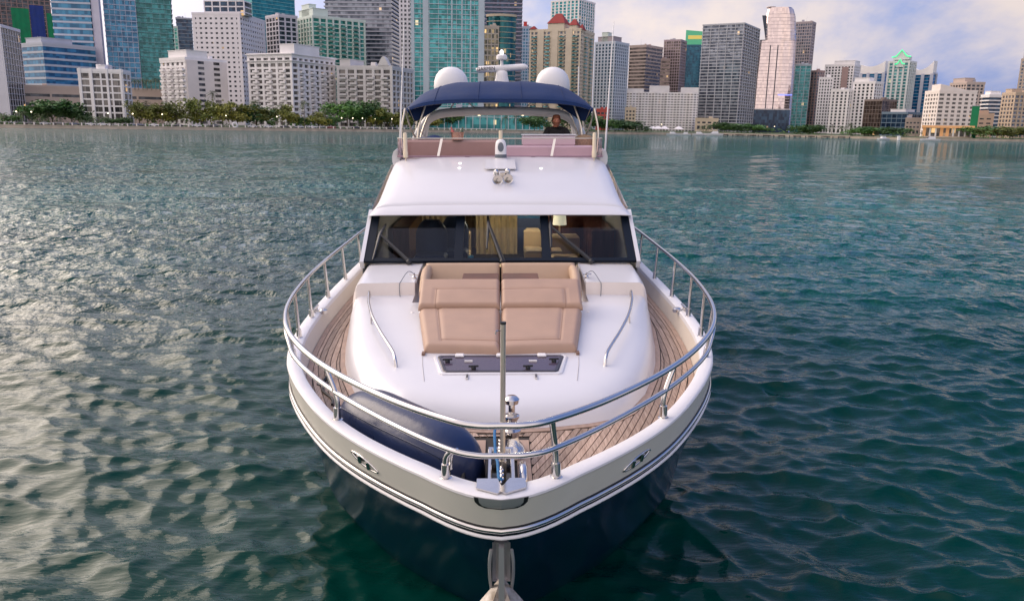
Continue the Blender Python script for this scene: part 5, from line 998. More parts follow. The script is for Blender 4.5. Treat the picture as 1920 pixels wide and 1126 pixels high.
# saloon interior
SAL = MB().box(-2.35, 2.35, 18.8, 22.5, 2.305, 2.33).build('saloon_rug', CARPET, YACHT)
def seat(x, y, w=.56):
    mb = MB(); mb.box(x - w / 2, x + w / 2, y - .3, y + .3, 2.75, 2.92, ch=.05); mb.tube([(x, y, 2.3), (x, y, 2.75)], .06)
    s_ = mb.build('helm_seat', NAVYL, YACHT); P = []
    for j in range(9):
        t = j / 8; z = 2.85 + .72 * t; ww = w / 2 * (1 - .55 * max(0, t - .55) ** 2 / .2 * .9); P.append([(x + ww * math.cos(a), y + .32 + .08 * t + .09 * math.sin(a), z) for a in np.linspace(0, 2 * math.pi, 14, endpoint=False)])
    m2 = MB(); m2.grid(P, closed_u=True); m2.add(P[-1], [tuple(range(14))]); m2.build('backrest', NAVYL, s_, 60)
seat(-1.42, 15.9, .66); seat(-.98, 16.5, .6)
def curtain(x0, x1, y, z0, z1, m_=CURT, nm='curtain'):
    n_ = int(abs(x1 - x0) / .025) + 2; xs = np.linspace(x0, x1, n_); mb = MB()
    mb.grid([[(x, y + .03 * math.sin(i * 1.15) + .012 * math.sin(i * .37), z) for i, x in enumerate(xs)] for z in (z0, z1)]); return mb.build(nm, m_, YACHT, 60)
curtain(-.60, .42, 19.4, 2.3, 3.95); curtain(-.98, -.62, 20.4, 2.3, 3.95); curtain(-2.0, -1.3, 20.2, 2.3, 3.95)
mb = MB(); mb.box(1.05, 2.35, 18.2, 18.3, 2.3, 4.2); mb.box(1.9, 2.36, 16.2, 18.2, 2.3, 3.35); mb.build('cabinet', WOODD, YACHT, 0)
mb = MB(); mb.box(-2.36, -2.0, 17.2, 21.5, 2.3, 3.3); mb.build('sideboard', WOODD, YACHT, 0)
for x0, x1, y0, y1 in ((1.1, 1.75, 17.2, 17.5), (.55, .95, 18.3, 18.5), (-1.05, -.68, 17.9, 18.2)):
    mb = MB(); mb.box(x0, x1, y0, y1, 2.5, 3.12, ch=.07); mb.box(x0, x1, y0 - .6, y0, 2.45, 2.72, ch=.05); mb.build('saloon_sofa', SOFA, YACHT)
mb = MB(); mb.box(.55, 1.3, 16.4, 16.9, 2.85, 2.89, ch=.01); mb.box(.85, .95, 16.6, 16.7, 2.3, 2.85); mb.build('saloon_table', SOFA, YACHT)
mb = MB(); mb.lathe([(.06, 0), (.07, .02), (.02, .04), (.02, .3)], (1.35, 17.9, 3.0), 12); mb.box(1.15, 1.55, 17.7, 18.1, 2.3, 3.0)
lt = mb.build('lamp_stand', SOFA, YACHT); mb = MB(); mb.lathe([(.16, .26), (.13, .58), (.128, .58), (.158, .26)], (1.35, 17.9, 3.0), 16); mb.build('lamp_shade', SHADE, lt, 60)
ld = bpy.data.lights.new('saloon_lamp', 'POINT'); ld.energy = 70; ld.color = (1, .72, .42); ld.shadow_soft_size = .15
lo = bpy.data.objects.new('saloon_lamp', ld); COL.objects.link(lo); lo.matrix_world = YM @ Matrix.Translation((.3, 17.6, 3.85))
mb = MB(); mb.lathe([(.12, 0), (.12, .03), (.02, .05)], (.3, 17.6, 3.92), 14); mb.build('ceiling_lamp', SHADE, YACHT)
mb = MB(); mb.lathe([(.05, 0), (.06, .02), (.055, .14), (.05, .14)], (-.55, 14.45, 2.98), 12); tag(mb.build('drinking_cup', mat('aqua cup', (.2, .6, .6), .4)), 'small aqua cup on the dashboard behind the windscreen', 'cup').matrix_world = YM

# flybridge windscreen of tinted acrylic
mb = MB(); pts = [(-2.30, 18.6, 0), (-2.26, 17.75, 0), (-2.1, 17.60, 0), (-1.0, 17.56, 0), (0, 17.55, 0), (1.0, 17.56, 0), (2.1, 17.60, 0), (2.26, 17.75, 0), (2.30, 18.6, 0)]
sp = spline(pts, 6); mb.grid([[(x, y, 4.79) for x, y, z in sp], [(x * 1.0, y + .10, 5.18) for x, y, z in sp]]); FS = mb.build('flybridge_screen', ACRY, YACHT, 60)
mb = MB(); mb.tube([(x, y + .10, 5.185) for x, y, z in sp], .012, 6); mb.build('trim', STEELB, FS)
mb = MB(); mb.tube([(x, y, 4.80) for x, y, z in sp], .018, 6); mb.build('trim', mat('mauve rubber trim', (.30, .19, .24), .5), FS)
for x in (-1.28, 1.20):
    mb = MB(); mb.grid([[(x - .10 + xx + .08 * t, 17.545 + .12 * t, 4.81 + .39 * t) for t in np.linspace(0, 1, 6)] for xx in (0, .055)]); mb.build('strut', STEEL, FS, 60)
for x in (-1.85, -.72, .72, 1.75):
    mb = MB(); mb.box(x - .05, x + .05, 17.50, 17.56, 4.79, 4.815, ch=.006); mb.build('clip', mat('mauve rubber trim', (.3, .19, .24)), FS)
FLYS = mat('brown flybridge upholstery', (.42, .31, .27), .6, var=.1, vscale=3)
mb = MB(); mb.box(-2.15, .12, 17.95, 18.12, 4.4, 5.15, ch=.05); mb.box(-2.15, .1, 18.1, 18.7, 4.4, 4.85, ch=.05); mb.build('flybridge_sofa', FLYS, YACHT)
PINKW = mat('pinkish console gelcoat', (.74, .64, .70), .35, var=.04)
mb = MB(); mb.box(.14, 2.1, 17.9, 18.5, 4.4, 5.02, ch=.03); mb.box(.50, 1.68, 18.0, 18.55, 5.02, 5.24, ch=.03); CON = mb.build('helm_console', PINKW, YACHT)
mb = MB(); mb.box(.48, 1.70, 17.97, 18.6, 5.242, 5.27, ch=.01); mb.build('console_lid', GEL, CON)
mb = MB(); mb.tube([(1.3 + .17 * math.cos(a), 18.68 + .05 * math.sin(a), 5.1 + .17 * math.sin(a)) for a in np.linspace(0, 6.283, 21)], .014, 6); mb.build('steering_wheel', BLACK, CON)
mb = MB(); mb.lathe([(0, .28), (.12, .27), (.24, .2), (.30, .08), (.31, 0)], (1.95, 18.6, 4.98), 18); mb.build('helm_seat', mat('wicker brown cover', (.33, .22, .13), .8, var=.4, vscale=25), YACHT, 60)

# searchlight camera, platform and horns on the brow
def zroof(y): return float(np.interp(y, [r[0] for r in RS[9:]], [r[1] for r in RS[9:]]))
sl = lambda y: zroof(y) + .035
mb = MB(); mb.add([(x, y, sl(y) + o) for o in (.0, .022) for x, y in ((-.32, 16.55), (.33, 16.55), (.31, 17.12), (-.30, 17.12))], [(3, 2, 1, 0), (4, 5, 6, 7), (0, 1, 5, 4), (1, 2, 6, 5), (2, 3, 7, 6), (3, 0, 4, 7)]); mb.build('searchlight_platform', GEL, YACHT, 0)
mb = MB(); mb.box(-.25, .25, 16.7, 17.0, sl(16.7) - .1, sl(16.7)); mb.build('platform_foot', GREYP, YACHT)
mb = MB(); mb.lathe([(.125, 0), (.13, .03), (.13, .06)], (.015, 17.35, 4.72), 20); mb.build('searchlight_base', WHITEP, YACHT)
mb = MB(); mb.lathe([(.128, 0), (.128, .07), (.12, .075)], (.015, 17.35, 4.78), 20); mb.build('searchlight_collar', GREYP, YACHT)
mb = MB(); mb.lathe([(.125, 0), (.125, .06), (.122, .16), (.112, .24), (.09, .29), (.05, .315), (0, .32)], (.015, 17.35, 4.855), 24); SL = mb.build('searchlight', WHITEP, YACHT, 60)
mb = MB(); mb.tube([(.015, 17.45, 5.0), (.015, 17.45, 5.36)], [.045, .04], 12); mb.build('stub_aerial', CREAMP, YACHT)
mb = MB(); P = []
for r in (0, .03, .06, .075): P.append([(.015 + r * .85 * math.cos(a), 17.35 - .126 - .012 + r * .15, 5.01 + r * 1.35 * math.sin(a)) for a in np.linspace(0, 6.283, 17)])
mb.grid(P[::-1]); mb.build('lens', GREYP, SL, 60)
for x, zz_, r in ((-.05, 4.41, .092), (.155, 4.43, .092)):
    yb = 15.85; c = (x, yb, zz_); mb = MB(); mb.lathe([(.0, .2), (.035, .2), (.045, .08), (r, .0), (r + .010, -.012), (r - .008, 0), (.05, .07), (.0, .11)], c, 20, axis='Y')
    mb.tube([(x, yb + .18, zz_), (x, yb + .45, zz_ + .08)], .03, 10); h = mb.build('horn', STEEL, YACHT, 60)
    mb = MB(); mb.lathe([(.05, -.05), (.06, 0), (.055, .06), (.02, .09), (0, .09)], (x + (.0 if x > 0 else -.03), yb + .42, zz_ + .09), 14); mb.build('horn_motor', STEEL, h)
mb = MB(); mb.box(.0, .1, 16.1, 16.5, 4.38, 4.52); mb.build('horn_bracket', STEELB, YACHT)
for x, y in ((-.85, 16.75), (-.85, 17.05), (.86, 16.72)):
    mb = MB(); mb.lathe([(.035, 0), (.03, .018), (0, .022)], (x, y, zroof(y) - .01), 12); mb.build('deck_light', mat('small lamp lens', (.8, .8, .8), .2, emit=(1, .95, .9), estr=1.2), YACHT)

# aerials
for x, top in ((-2.24, (-2.1, 18.3, 7.7)), (2.34, (2.52, 18.3, 7.7))):
    mb = MB(); mb.tube([(x, 17.9, 4.8), tuple(.5 * (a + b) for a, b in zip((x, 17.9, 4.8), top)), top], [.022, .015, .007], 6); mb.lathe([(.04, 0), (.04, .06), (.02, .1)], (x, 17.9, 4.76), 10); mb.build('whip_aerial', WHITEP, YACHT, 60)
for x in (-2.05, 2.05):
    mb = MB(); mb.tube([(x, 17.45, 4.62), (x, 17.45, 4.80)], .012, 6); mb.lathe([(.05, 0), (.055, .12), (.045, .14), (.042, .5), (.03, .53), (0, .535)], (x, 17.45, 4.78), 12); mb.lathe([(.03, 0), (.03, .02)], (x, 17.45, 4.62), 8); mb.build('stub_aerial', CREAMP, YACHT, 50)
mb = MB(); mb.tube([(2.0, 20.6, 4.8), (1.98, 20.6, 6.9)], [.025, .012], 6); mb.build('whip_aerial', WHITEP, YACHT)

# radar arch
def arch(y, zt, xw, lean):
    return spline([(-xw - .28, y + .9 + lean, 4.80), (-xw - .12, y + .45 + lean, 5.15), (-xw + .08, y + .12, zt - .33), (-xw + .32, y, zt - .12), (-xw + .75, y - .04, zt - .02), (0, y - .05, zt + .02), (xw - .75, y - .04, zt - .02), (xw - .32, y, zt - .12), (xw - .08, y + .12, zt - .33), (xw + .12, y + .45 + lean, 5.15), (xw + .28, y + .9 + lean, 4.80)], 8)
mb = MB(); mb.tube(arch(19.6, 5.78, 1.95, 0), .105, 12, flat=1.0); ARCH = mb.build('radar_arch', GEL, YACHT, 60)
mb = MB(); mb.tube(arch(21.4, 6.16, 1.95, .2), .085, 12); mb.build('rear_bow', GEL, ARCH, 60)
for x in (-1.0, -.5, .55, 1.05):
    mb = MB(); mb.lathe([(.04, 0), (.04, -.02), (0, -.022)], (x, 19.55, 5.71), 10); mb.build('courtesy_light', mat('warm lamp lens', (.8, .7, .5), .3, emit=(1, .75, .45), estr=3), ARCH)
# domes, radar
mb = MB(); mb.box(-1.75, 1.75, 21.3, 21.7, 6.16, 6.24, ch=.03); MAST = mb.build('mast_platform', GEL, YACHT)
for x in (-1.28, 1.39):
    mb = MB(); mb.lathe([(.14, 0), (.14, .1), (.40, .14), (.445, .22), (.455, .36), (.44, .50), (.39, .64), (.30, .75), (.18, .82), (.08, .845), (0, .85)], (x, 21.5, 6.10), 32); mb.build('satellite_dome', mat('dome white', (.76, .75, .76), .45, var=.02), MAST, 60)
mb = MB(); mb.lathe([(.24, 0), (.22, .1), (.155, .36), (.15, .46), (.10, .5)], (.05, 21.3, 6.34), 24); RAD = mb.build('radar_pedestal', WHITEP, MAST, 60)
ang = R(4)
mb = MB(); P = []
for u in np.linspace(-.67, .67, 17):
    e = 1 - max(0, (abs(u) - .58) / .09) ** 2 * .6
    P.append([(u + .05, 21.3 + .09 * e * math.cos(a), 6.90 + .055 * u + .085 * e * math.sin(a)) for a in np.linspace(0, 6.283, 12, endpoint=False)])
mb.grid(P, closed_u=True); mb.add(P[0], [tuple(range(12))[::-1]]); mb.add(P[-1], [tuple(range(12))]); BAR = mb.build('radar_scanner', WHITEP, MAST, 60)
mb = MB(); mb.tube([(.05, 21.3, 6.97), (.05, 21.3, 7.13)], .04, 8); mb.lathe([(.12, 0), (.14, .02), (.14, .10), (.1, .13)], (.05, 21.3, 7.11), 16); mb.tube([(.05, 21.3, 7.15), (.05, 21.3, 7.27)], [.035, .02], 8)
NL = mb.build('light_mast', WHITEP, MAST)
mb = MB(); mb.lathe([(.045, 0), (.05, .08), (.02, .12)], (.05, 21.3, 7.24), 12); mb.build('anchor_light', mat('bright lamp lens', (.9, .9, .9), .2, emit=(1, .98, .95), estr=1.2), NL)
def text(body, size, loc, rot, m_, parent, ext=.002):
    cu = bpy.data.curves.new('lettering', 'FONT'); cu.body = body; cu.size = size; cu.extrude = ext; cu.align_x = 'CENTER'; cu.align_y = 'CENTER'
    tmp = bpy.data.objects.new('lettering', cu); COL.objects.link(tmp); dg = bpy.context.evaluated_depsgraph_get()
    me = bpy.data.meshes.new_from_object(tmp.evaluated_get(dg)); bpy.data.objects.remove(tmp); me.materials.clear(); me.materials.append(m_)
    o = bpy.data.objects.new('lettering', me); COL.objects.link(o); o.parent = parent
    off = BASE.get(parent.name, (0, 0, 0)); o.location = (loc[0] - off[0], loc[1] - off[1], loc[2] - off[2]); o.rotation_euler = rot; return o
text('GARMIN', .125, (-.36, 21.203, 6.882), (math.pi / 2, -R(3), 0), mat('black lettering', (.02, .02, .025), .5), BAR)

# bimini
mb = MB(); P = []
BP = [(18.50, 0.0), (18.52, .04), (18.8, .16), (19.2, .33), (19.6, .445), (20.2, .50), (21.0, .48), (21.8, .42), (22.4, .25), (22.7, .1)]
def bz(x): t = abs(x) / 2.25; return 6.02 - .05 * t ** 2 - .19 * t ** 6
for y, h in BP:
    row = []
    for x in np.linspace(-2.25, 2.25, 37):
        t = abs(x) / 2.25; sag = .012 * math.sin(x * 7) * math.sin((y - 18.5) * 3)
        row.append((x * (1 - .04 * (h / .55)), y + .35 * t ** 3 * (1 if y < 20 else -.5), bz(x) + h * (1 - .62 * t ** 3.6) + sag))
    P.append(row)
mb.grid(P); mb.grid([[(x, y + .02, z - .03) for x, y, z in P[0]], [(x, y, z - .055) for x, y, z in P[0]], P[0]])
BIM = mb.build('bimini_top', NAVYC, YACHT, 50)
for k in (6, 14, 22, 30):
    mb = MB(); mb.tube([(r[k][0], r[k][1], r[k][2] + .006) for r in P], .007, 5); mb.build('seam', NAVYC, BIM)
md = BIM.modifiers.new('thickness', 'SOLIDIFY'); md.thickness = .012
for sg in (-1, 1):
    mb = MB(); mb.grid([[(sg * (2.2 - .85 * u), 19.0 + .5 * u, 5.86 + .14 * u - v * (.42 * (1 - u) ** .8 * min(1, 4 * u) + .02)) for u in np.linspace(0, 1, 12)] for v in np.linspace(0, 1, 6)]); mb.build('valance', NAVYC, BIM, 60)
    for (xa, ya, za), (xb, yb, zb) in (((2.18, 18.72, 5.84), (2.22, 18.4, 4.85)), ((2.18, 18.72, 5.84), (1.86, 19.0, 4.95)), ((1.75, 19.2, 5.95), (1.95, 18.9, 4.9)), ((1.55, 19.5, 6.0), (1.98, 19.3, 4.88)), ((2.0, 20.4, 6.0), (2.1, 20.4, 4.85))):
        mb = MB(); mid = (.5 * (xa + xb) + .06, .5 * (ya + yb), .5 * (za + zb)); mb.tube(spline([(sg * xa, ya, za), (sg * mid[0], mid[1], mid[2]), (sg * xb, yb, zb)], 6), .023, 6); mb.build('frame_tube', STEELB, BIM, 60)
    mb = MB(); mb.tube(spline([(sg * 2.1, 18.75, 5.84), (sg * 1.9, 19.1, 5.35), (sg * 1.45, 19.5, 4.95)], 6), .008, 5); mb.build('strap', STEELB, BIM)
    for x, y, z, x2 in ((1.02, 18.6, 6.0, 1.2), (.75, 19.2, 5.99, .58)):
        mb = MB(); mb.tube([(sg * x, y, z), (sg * x2, 19.55, 5.84)], .015, 6); mb.lathe([(.045, 0), (.045, .035), (.02, .05)], (sg * x2, 19.55, 5.80), 8); mb.tube([(sg * x - .05, y, z + .005), (sg * x + .05, y, z + .005)], .022, 6); mb.build('brace', STEEL, BIM)
mb = MB(); mb.tube([(x, y + .05, z - .04) for x, y, z in P[0][2:-2]], .016, 6); mb.build('frame_bow', STEELB, BIM)

# pulpit rails
def both(pts): return [(-x, y, z) for x, y, z in pts[:0:-1]] + list(pts)
TOP = [(0, 5.98, 3.13), (.20, 5.99, 3.13), (.42, 6.10, 3.135), (.90, 6.53, 3.14), (1.49, 7.22, 3.15), (1.96, 7.93, 3.16), (2.33, 8.65, 3.19), (2.56, 9.35, 3.22), (2.71, 10.2, 3.245), (2.83, 11.5, 3.25), (2.89, 13, 3.25), (2.91, 15, 3.25), (2.91, 17.5, 3.25), (2.9, 20, 3.2), (2.86, 22, 3.1)]
LOW = [(0, 5.95, 2.885), (.20, 5.96, 2.885), (.44, 6.09, 2.89), (.90, 6.56, 2.90), (1.49, 7.30, 2.905), (1.95, 8.00, 2.91), (2.30, 8.66, 2.92), (2.50, 9.2, 2.95), (2.58, 9.42, 3.02), (2.60, 9.48, 3.18)]
TOP = [(x * 1.022, y, z) for x, y, z in TOP]; LOW = [(x * 1.022, y, z) for x, y, z in LOW]
mb = MB(); mb.tube(spline(both(TOP), 8), .030, 12); RAIL = mb.build('pulpit_rail', STEEL, YACHT, 60)
mb = MB(); mb.tube(spline(both(LOW), 8), .025, 12); mb.build('lower_rail', STEEL, RAIL, 60)
tY = [p[1] for p in TOP]; tX = [p[0] for p in TOP]; tZ = [p[2] for p in TOP]
def stanchion(base, top, bend=None, r=.024):
    path = [base, top] if bend is None else spline([base, bend, top], 8)
    mb = MB(); mb.tube(path, r, 10); s_ = mb.build('stanchion', STEEL, RAIL, 60)
    mb = MB(); d = (Vector(path[1]) - Vector(path[0])).normalized(); b0 = Vector(base) - d * .01; mb.tube([b0, b0 + d * .13], r * 1.5, 12); mb.lathe([(r * 2.2, 0), (r * 2.2, .012), (r * 1.5, .02)], (base[0], base[1], base[2] - .012), 14); mb.build('socket', STEEL, s_, 50)
def gx(y): return float(np.interp(y, 5.7 + SV * (YEND - 5.7) / 21.3, gunf(SV)))
def onrail(y): return (float(np.interp(y, tY, tX)), y, float(np.interp(y, tY, tZ)))
for sg in (-1, 1):
    for y in (9.55, 10.55, 11.7, 13.1, 14.7, 16.4, 18.3, 20.2):
        t = onrail(y); stanchion((sg * (gx(y) - .10), y, 2.63), (sg * t[0], t[1], t[2]))
    y = 7.55; t = onrail(y); stanchion((sg * (gx(7.45) - .14), 7.45, 2.63), (sg * t[0], t[1], t[2]), (sg * (gx(7.45) - .14), 7.46, 2.86), .026)
stanchion((.46, 6.10, 2.63), (.42, 6.10, 3.13), (.45, 6.12, 2.86), .027)
stanchion((-.46, 6.10, 2.63), (-.40, 6.07, 2.885), (-.455, 6.10, 2.80), .026)
mb = MB(); mb.tube(spline([(-.42, 6.11, 2.7), (-.41, 6.12, 2.82), (-.36, 6.09, 2.885)], 5), .014, 8); mb.build('stay', STEEL, RAIL)

# bow fittings
mb = MB()
mb.prism([(-.20, 5.86), (-.03, 5.76), (.02, 5.82), (-.03, 6.03), (-.20, 6.03)], 2.640, 2.652); mb.prism([(.035, 5.76), (.20, 5.86), (.20, 6.03), (.07, 6.03), (-.02, 5.80)], 2.641, 2.656)
STEM = mb.build('stem_head', STEEL, YACHT, 0)
def bowarc(k, z, o, w=.2):
    return [(float(gunf(abs(s_))) * (1 if s_ >= 0 else -1) * 1.0 + 0.0, y0f(z) + abs(s_) - o, z) for s_ in np.array([-1, -.85, -.65, -.45, -.28, -.14, -.05, 0, .05, .14, .28, .45, .65, .85, 1]) * w]
mb = MB(); mb.grid([bowarc(0, 2.625, .012, .068), bowarc(0, 2.57, .012, .064), bowarc(0, 2.535, .011, .05), bowarc(0, 2.515, .01, .03)]); mb.build('stem_recess', BLACK, STEM, 60)
mb = MB(); mb.grid([bowarc(0, 2.632, .024, .050), bowarc(0, 2.58, .026, .047), bowarc(0, 2.548, .024, .037), bowarc(0, 2.532, .02, .022)]); mb.build('stem_plate', mat('satin steel', (.62, .60, .62), .38, metal=.7), STEM, 60)
for sg in (-1, 1):
    mb = MB(); mb.box(min(sg * .085, sg * .12), max(sg * .085, sg * .12), 6.05, 6.95, 2.24, 2.52, ch=.006); mb.build('roller_cheek', STEEL, STEM)
mb = MB(); mb.box(-.085, .085, 6.0, 6.95, 2.235, 2.27); mb.build('roller_channel', GREYP, STEM)
mb = MB(); mb.lathe([(.02, -.08), (.09, -.08), (.06, 0), (.09, .08), (.02, .08)], (0, 6.2, 2.44), 16, axis='X'); mb.build('roller', BLACK, STEM)
# chain, windlass, jackstaff, bollard
mb = MB()
for k in range(22):
    t = k / 21; c = Vector((.0, 6.3 + 1.05 * t, 2.50 - .06 * t)); h = k % 2
    mb.tube([c + (Vector((.020 * math.cos(a), .032 * math.sin(a), 0)) if h else Vector((0, .032 * math.sin(a), .020 * math.cos(a)))) for a in np.linspace(0, 6.283, 9)], .008, 5, cap=False)
mb.build('anchor_chain', STEEL, YACHT)
mb = MB(); mb.lathe([(.17, 0), (.17, .03), (.14, .07), (.125, .10), (.09, .14), (.075, .20), (.10, .24), (.10, .27), (.06, .29), (.06, .36), (.085, .40), (.085, .42), (0, .43)], (.10, 7.45, 2.24), 24); WL = mb.build('windlass', STEEL, YACHT, 45)
mb = MB(); mb.box(-.1, .1, 7.05, 7.25, 2.24, 2.40, ch=.02); mb.tube([(-.12, 7.15, 2.42), (.12, 7.15, 2.42)], .03, 8); mb.build('chain_stopper', STEEL, WL)
mb = MB(); mb.lathe([(0, .42), (.07, .425), (.08, .47), (.05, .5), (0, .505)], (.11, 7.62, 2.30), 16); mb.tube([(.11, 7.62, 2.24), (.11, 7.62, 2.73)], .035, 10); mb.build('warping_drum', STEEL, WL, 50)
mb = MB(); mb.tube([(.012, 6.62, 2.24), (.022, 6.62, 3.815)], .024, 12); mb.tube([(.012, 6.62, 2.24), (.012, 6.62, 2.55)], .036, 12); JS = mb.build('jackstaff', STEELB, YACHT, 50)
mb = MB(); mb.tube([(.022, 6.62, 3.81), (.022, 6.62, 3.83)], .026, 12); mb.build('end_cap', BLACK, JS); mb = MB(); mb.tube([(-.0, 6.6, 3.76), (-.04, 6.58, 3.76), (-.045, 6.58, 3.73)], .006, 5); mb.build('flag_hook', STEEL, JS)
mb = MB(); mb.prism([(.14 + .07 * math.cos(a) + .06, 6.62 + .1 * math.sin(a)) for a in np.linspace(0, 6.283, 9)[:-1]], 2.236, 2.26); mb.tube(spline([(.2, 6.55, 2.25), (.2, 6.56, 2.36), (.2, 6.66, 2.43), (.2, 6.80, 2.42)], 5), .042, 10); mb.build('bollard', STEEL, YACHT, 50)
# anchor hanging under the stem
mb = MB(); mb.add([(-.075, 5.98, 2.10), (.075, 5.98, 2.10), (.08, 6.17, 1.62), (-.08, 6.17, 1.62), (-.045, 6.02, 2.10), (.045, 6.02, 2.10), (.05, 6.2, 1.62), (-.05, 6.2, 1.62)], [(0, 3, 7, 4), (1, 5, 6, 2), (4, 7, 6, 5), (0, 4, 5, 1), (3, 2, 6, 7)])
for sg in (-1, 1): mb.tube(spline([(sg * .085, 5.90, 2.08), (sg * .098, 5.93, 1.95), (sg * .098, 6.02, 1.75), (sg * .085, 6.1, 1.58)], 5), .014, 8)
SATIN = MATS['satin steel']; AN = mb.build('anchor', SATIN, YACHT, 40)
mb = MB(); mb.add([(-.022, 5.86, 2.12), (.022, 5.86, 2.12), (.026, 5.98, 1.45), (-.026, 5.98, 1.45), (-.022, 5.98, 2.12), (.022, 5.98, 2.12), (.026, 6.1, 1.45), (-.026, 6.1, 1.45)], [(0, 3, 2, 1), (0, 4, 7, 3), (1, 2, 6, 5), (4, 5, 6, 7), (0, 1, 5, 4), (2, 3, 7, 6)]); mb.build('shank', SATIN, AN, 0)
mb = MB(); tipz = 1.22
mb.add([(0, 6.06, 1.74), (-.26, 6.08, 1.40), (-.17, 5.80, 1.34), (0, 5.94, 1.50), (.17, 5.80, 1.34), (.26, 6.08, 1.40), (0, 6.24, 1.34), (0, 6.0, 1.14)], [(0, 1, 2, 3), (0, 3, 4, 5), (1, 6, 7, 2), (5, 4, 7, 6), (0, 5, 6, 1), (2, 7, 3), (3, 7, 4)]); mb.build('fluke', mat('galvanised steel', (.42, .40, .38), .35, metal=.7, var=.5, vscale=9, col2=(.12, .10, .08)), AN, 0)
# fairleads in the bulwark band, side cleats
for sg in (-1, 1):
    s0 = 1.07; P = []; Q = []
    def bandpt(s, z, o): 
        y0 = y0f(z); x = float(gunf(s)); x2 = float(gunf(s + .02)); tx_, ty_ = (x2 - x), .02; l_ = math.hypot(tx_, ty_); nx, ny = ty_ / l_, -tx_ / l_
        return (sg * (x + nx * o), y0 + s + ny * o, z)
    mb = MB(); m2 = MB(); pts = []
    for a in np.linspace(0, 6.283, 29)[:-1]:
        u = math.cos(a); v = math.sin(a) * (1 - .35 * u * u); pts.append((s0 + .17 * u, 2.43 + .05 * v + .04 * u))
    mb.tube([bandpt(s, z, .006) for s, z in pts + pts[:1]], .012, 8, cap=False); FL = mb.build('fairlead', STEEL, YACHT, 60)
    m2.add([bandpt(s, z, .004) for s, z in pts], [tuple(range(28))]); m2.build('opening', BLACK, FL, 0)
    for du in (-.06, .05):
        m3 = MB(); m3.tube([bandpt(s0 + du, 2.39 + du * .2, .012), bandpt(s0 + du + .01, 2.475 + du * .2, .012)], .02, 8); m3.build('roller_pin', STEEL, FL)
    y = 12.05; x = gx(y) - .1; mb = MB(); mb.tube([(sg * x, y - .16, 2.70), (sg * x, y + .16, 2.70)], .022, 8); mb.tube([(sg * x, y - .06, 2.62), (sg * x, y - .06, 2.70)], .02, 8); mb.tube([(sg * x, y + .06, 2.62), (sg * x, y + .06, 2.70)], .02, 8); mb.lathe([(.07, 0), (.07, .05), (.04, .07)], (sg * (x - .1), y + .05, 2.60), 14); mb.build('mooring_cleat', STEEL, YACHT)

# ------------------------------------------------------------------ things aboard
def aboard(o): o.matrix_world = YM @ o.matrix_world; return o
# navy covered bolster lying along the port bulwark
def bolster():
    t = thing('covered_bolster', 'rounded navy vinyl cover bulging over the left bow deck beside the pulpit rail', 'cover', (-1.2, 7.5, 2.24), onboard=True)
    A = Vector((-1.80, 8.26, 0)); B = Vector((-.36, 6.62, 0)); ax = (B - A).normalized(); si = Vector((-ax.y, ax.x, 0)); mb = MB(); P = []
    if si.x > 0: si = -si
    n_ = 34
    for i in range(n_ + 1):
        u = i / n_; e = (1 - abs(2 * u - 1) ** 4.5) ** .5; c = A + (B - A) * u + si * (-.17 + .07 * math.sin(math.pi * u))
        hw = .35 * e + .004; ht = (.47 + .02 * math.sin(3 * u)) * e ** .9 + .02; row = []
        for a in np.linspace(-.15, math.pi + .15, 22):
            ca, sa = math.cos(a), math.sin(a); ex = .72
            p = c + si * (hw * abs(ca) ** ex * (1 if ca > 0 else -1)); row.append((p.x, p.y, 2.25 + max(0, ht * abs(sa) ** .8 * (1 if sa > 0 else -.1))))
        P.append(row)
    mb.grid(P); mb.build('cover', NAVYV, t, 60)
    mb = MB(); mb.tube([tuple(Vector(P[i][5]) + Vector((0, 0, .004))) for i in range(3, n_ - 2)], .010, 6); mb.build('piping', mat('dark blue piping', (.01, .02, .06), .5), t)
bolster()
mb = MB(); mb.tube(spline([(.0, 6.0, 2.66), (-.02, 6.15, 2.60), (-.03, 6.5, 2.58), (-.05, 6.8, 2.52), (-.06, 7.2, 2.6), (-.02, 7.4, 2.56)], 6), .014, 8)
o = mb.build('snubber_rope', BLUER); tag(o, 'bright blue rope running from the stem head to the windlass', 'rope'); aboard(o)
mb = MB(); mb.tube(spline([(-.14, 7.0, 2.40), (-.22, 6.85, 2.48), (-.33, 6.75, 2.42), (-.34, 6.62, 2.30), (-.22, 6.55, 2.27), (-.13, 6.7, 2.28)], 7), .018, 8)
o = mb.build('black_hose', BLACK); tag(o, 'black hose looped on deck beside the windlass', 'hose'); aboard(o)
mb = MB(); mb.tube(spline([(-2.28, 9.72, 2.30), (-2.2, 9.6, 2.31), (-2.2, 9.3, 2.30), (-2.02, 9.0, 2.29), (-1.98, 8.8, 2.29)], 6), .016, 6); mb.lathe([(.07, 0), (.07, .03), (.03, .05)], (-2.26, 9.55, 2.27), 12); mb.tube(spline([(-2.26, 9.55, 2.3), (-2.2, 9.75, 2.36), (-2.1, 9.9, 2.33)], 5), .02, 6)
o = mb.build('mooring_line', BLACK); tag(o, 'black mooring line coiled on the left side deck teak', 'rope'); aboard(o)
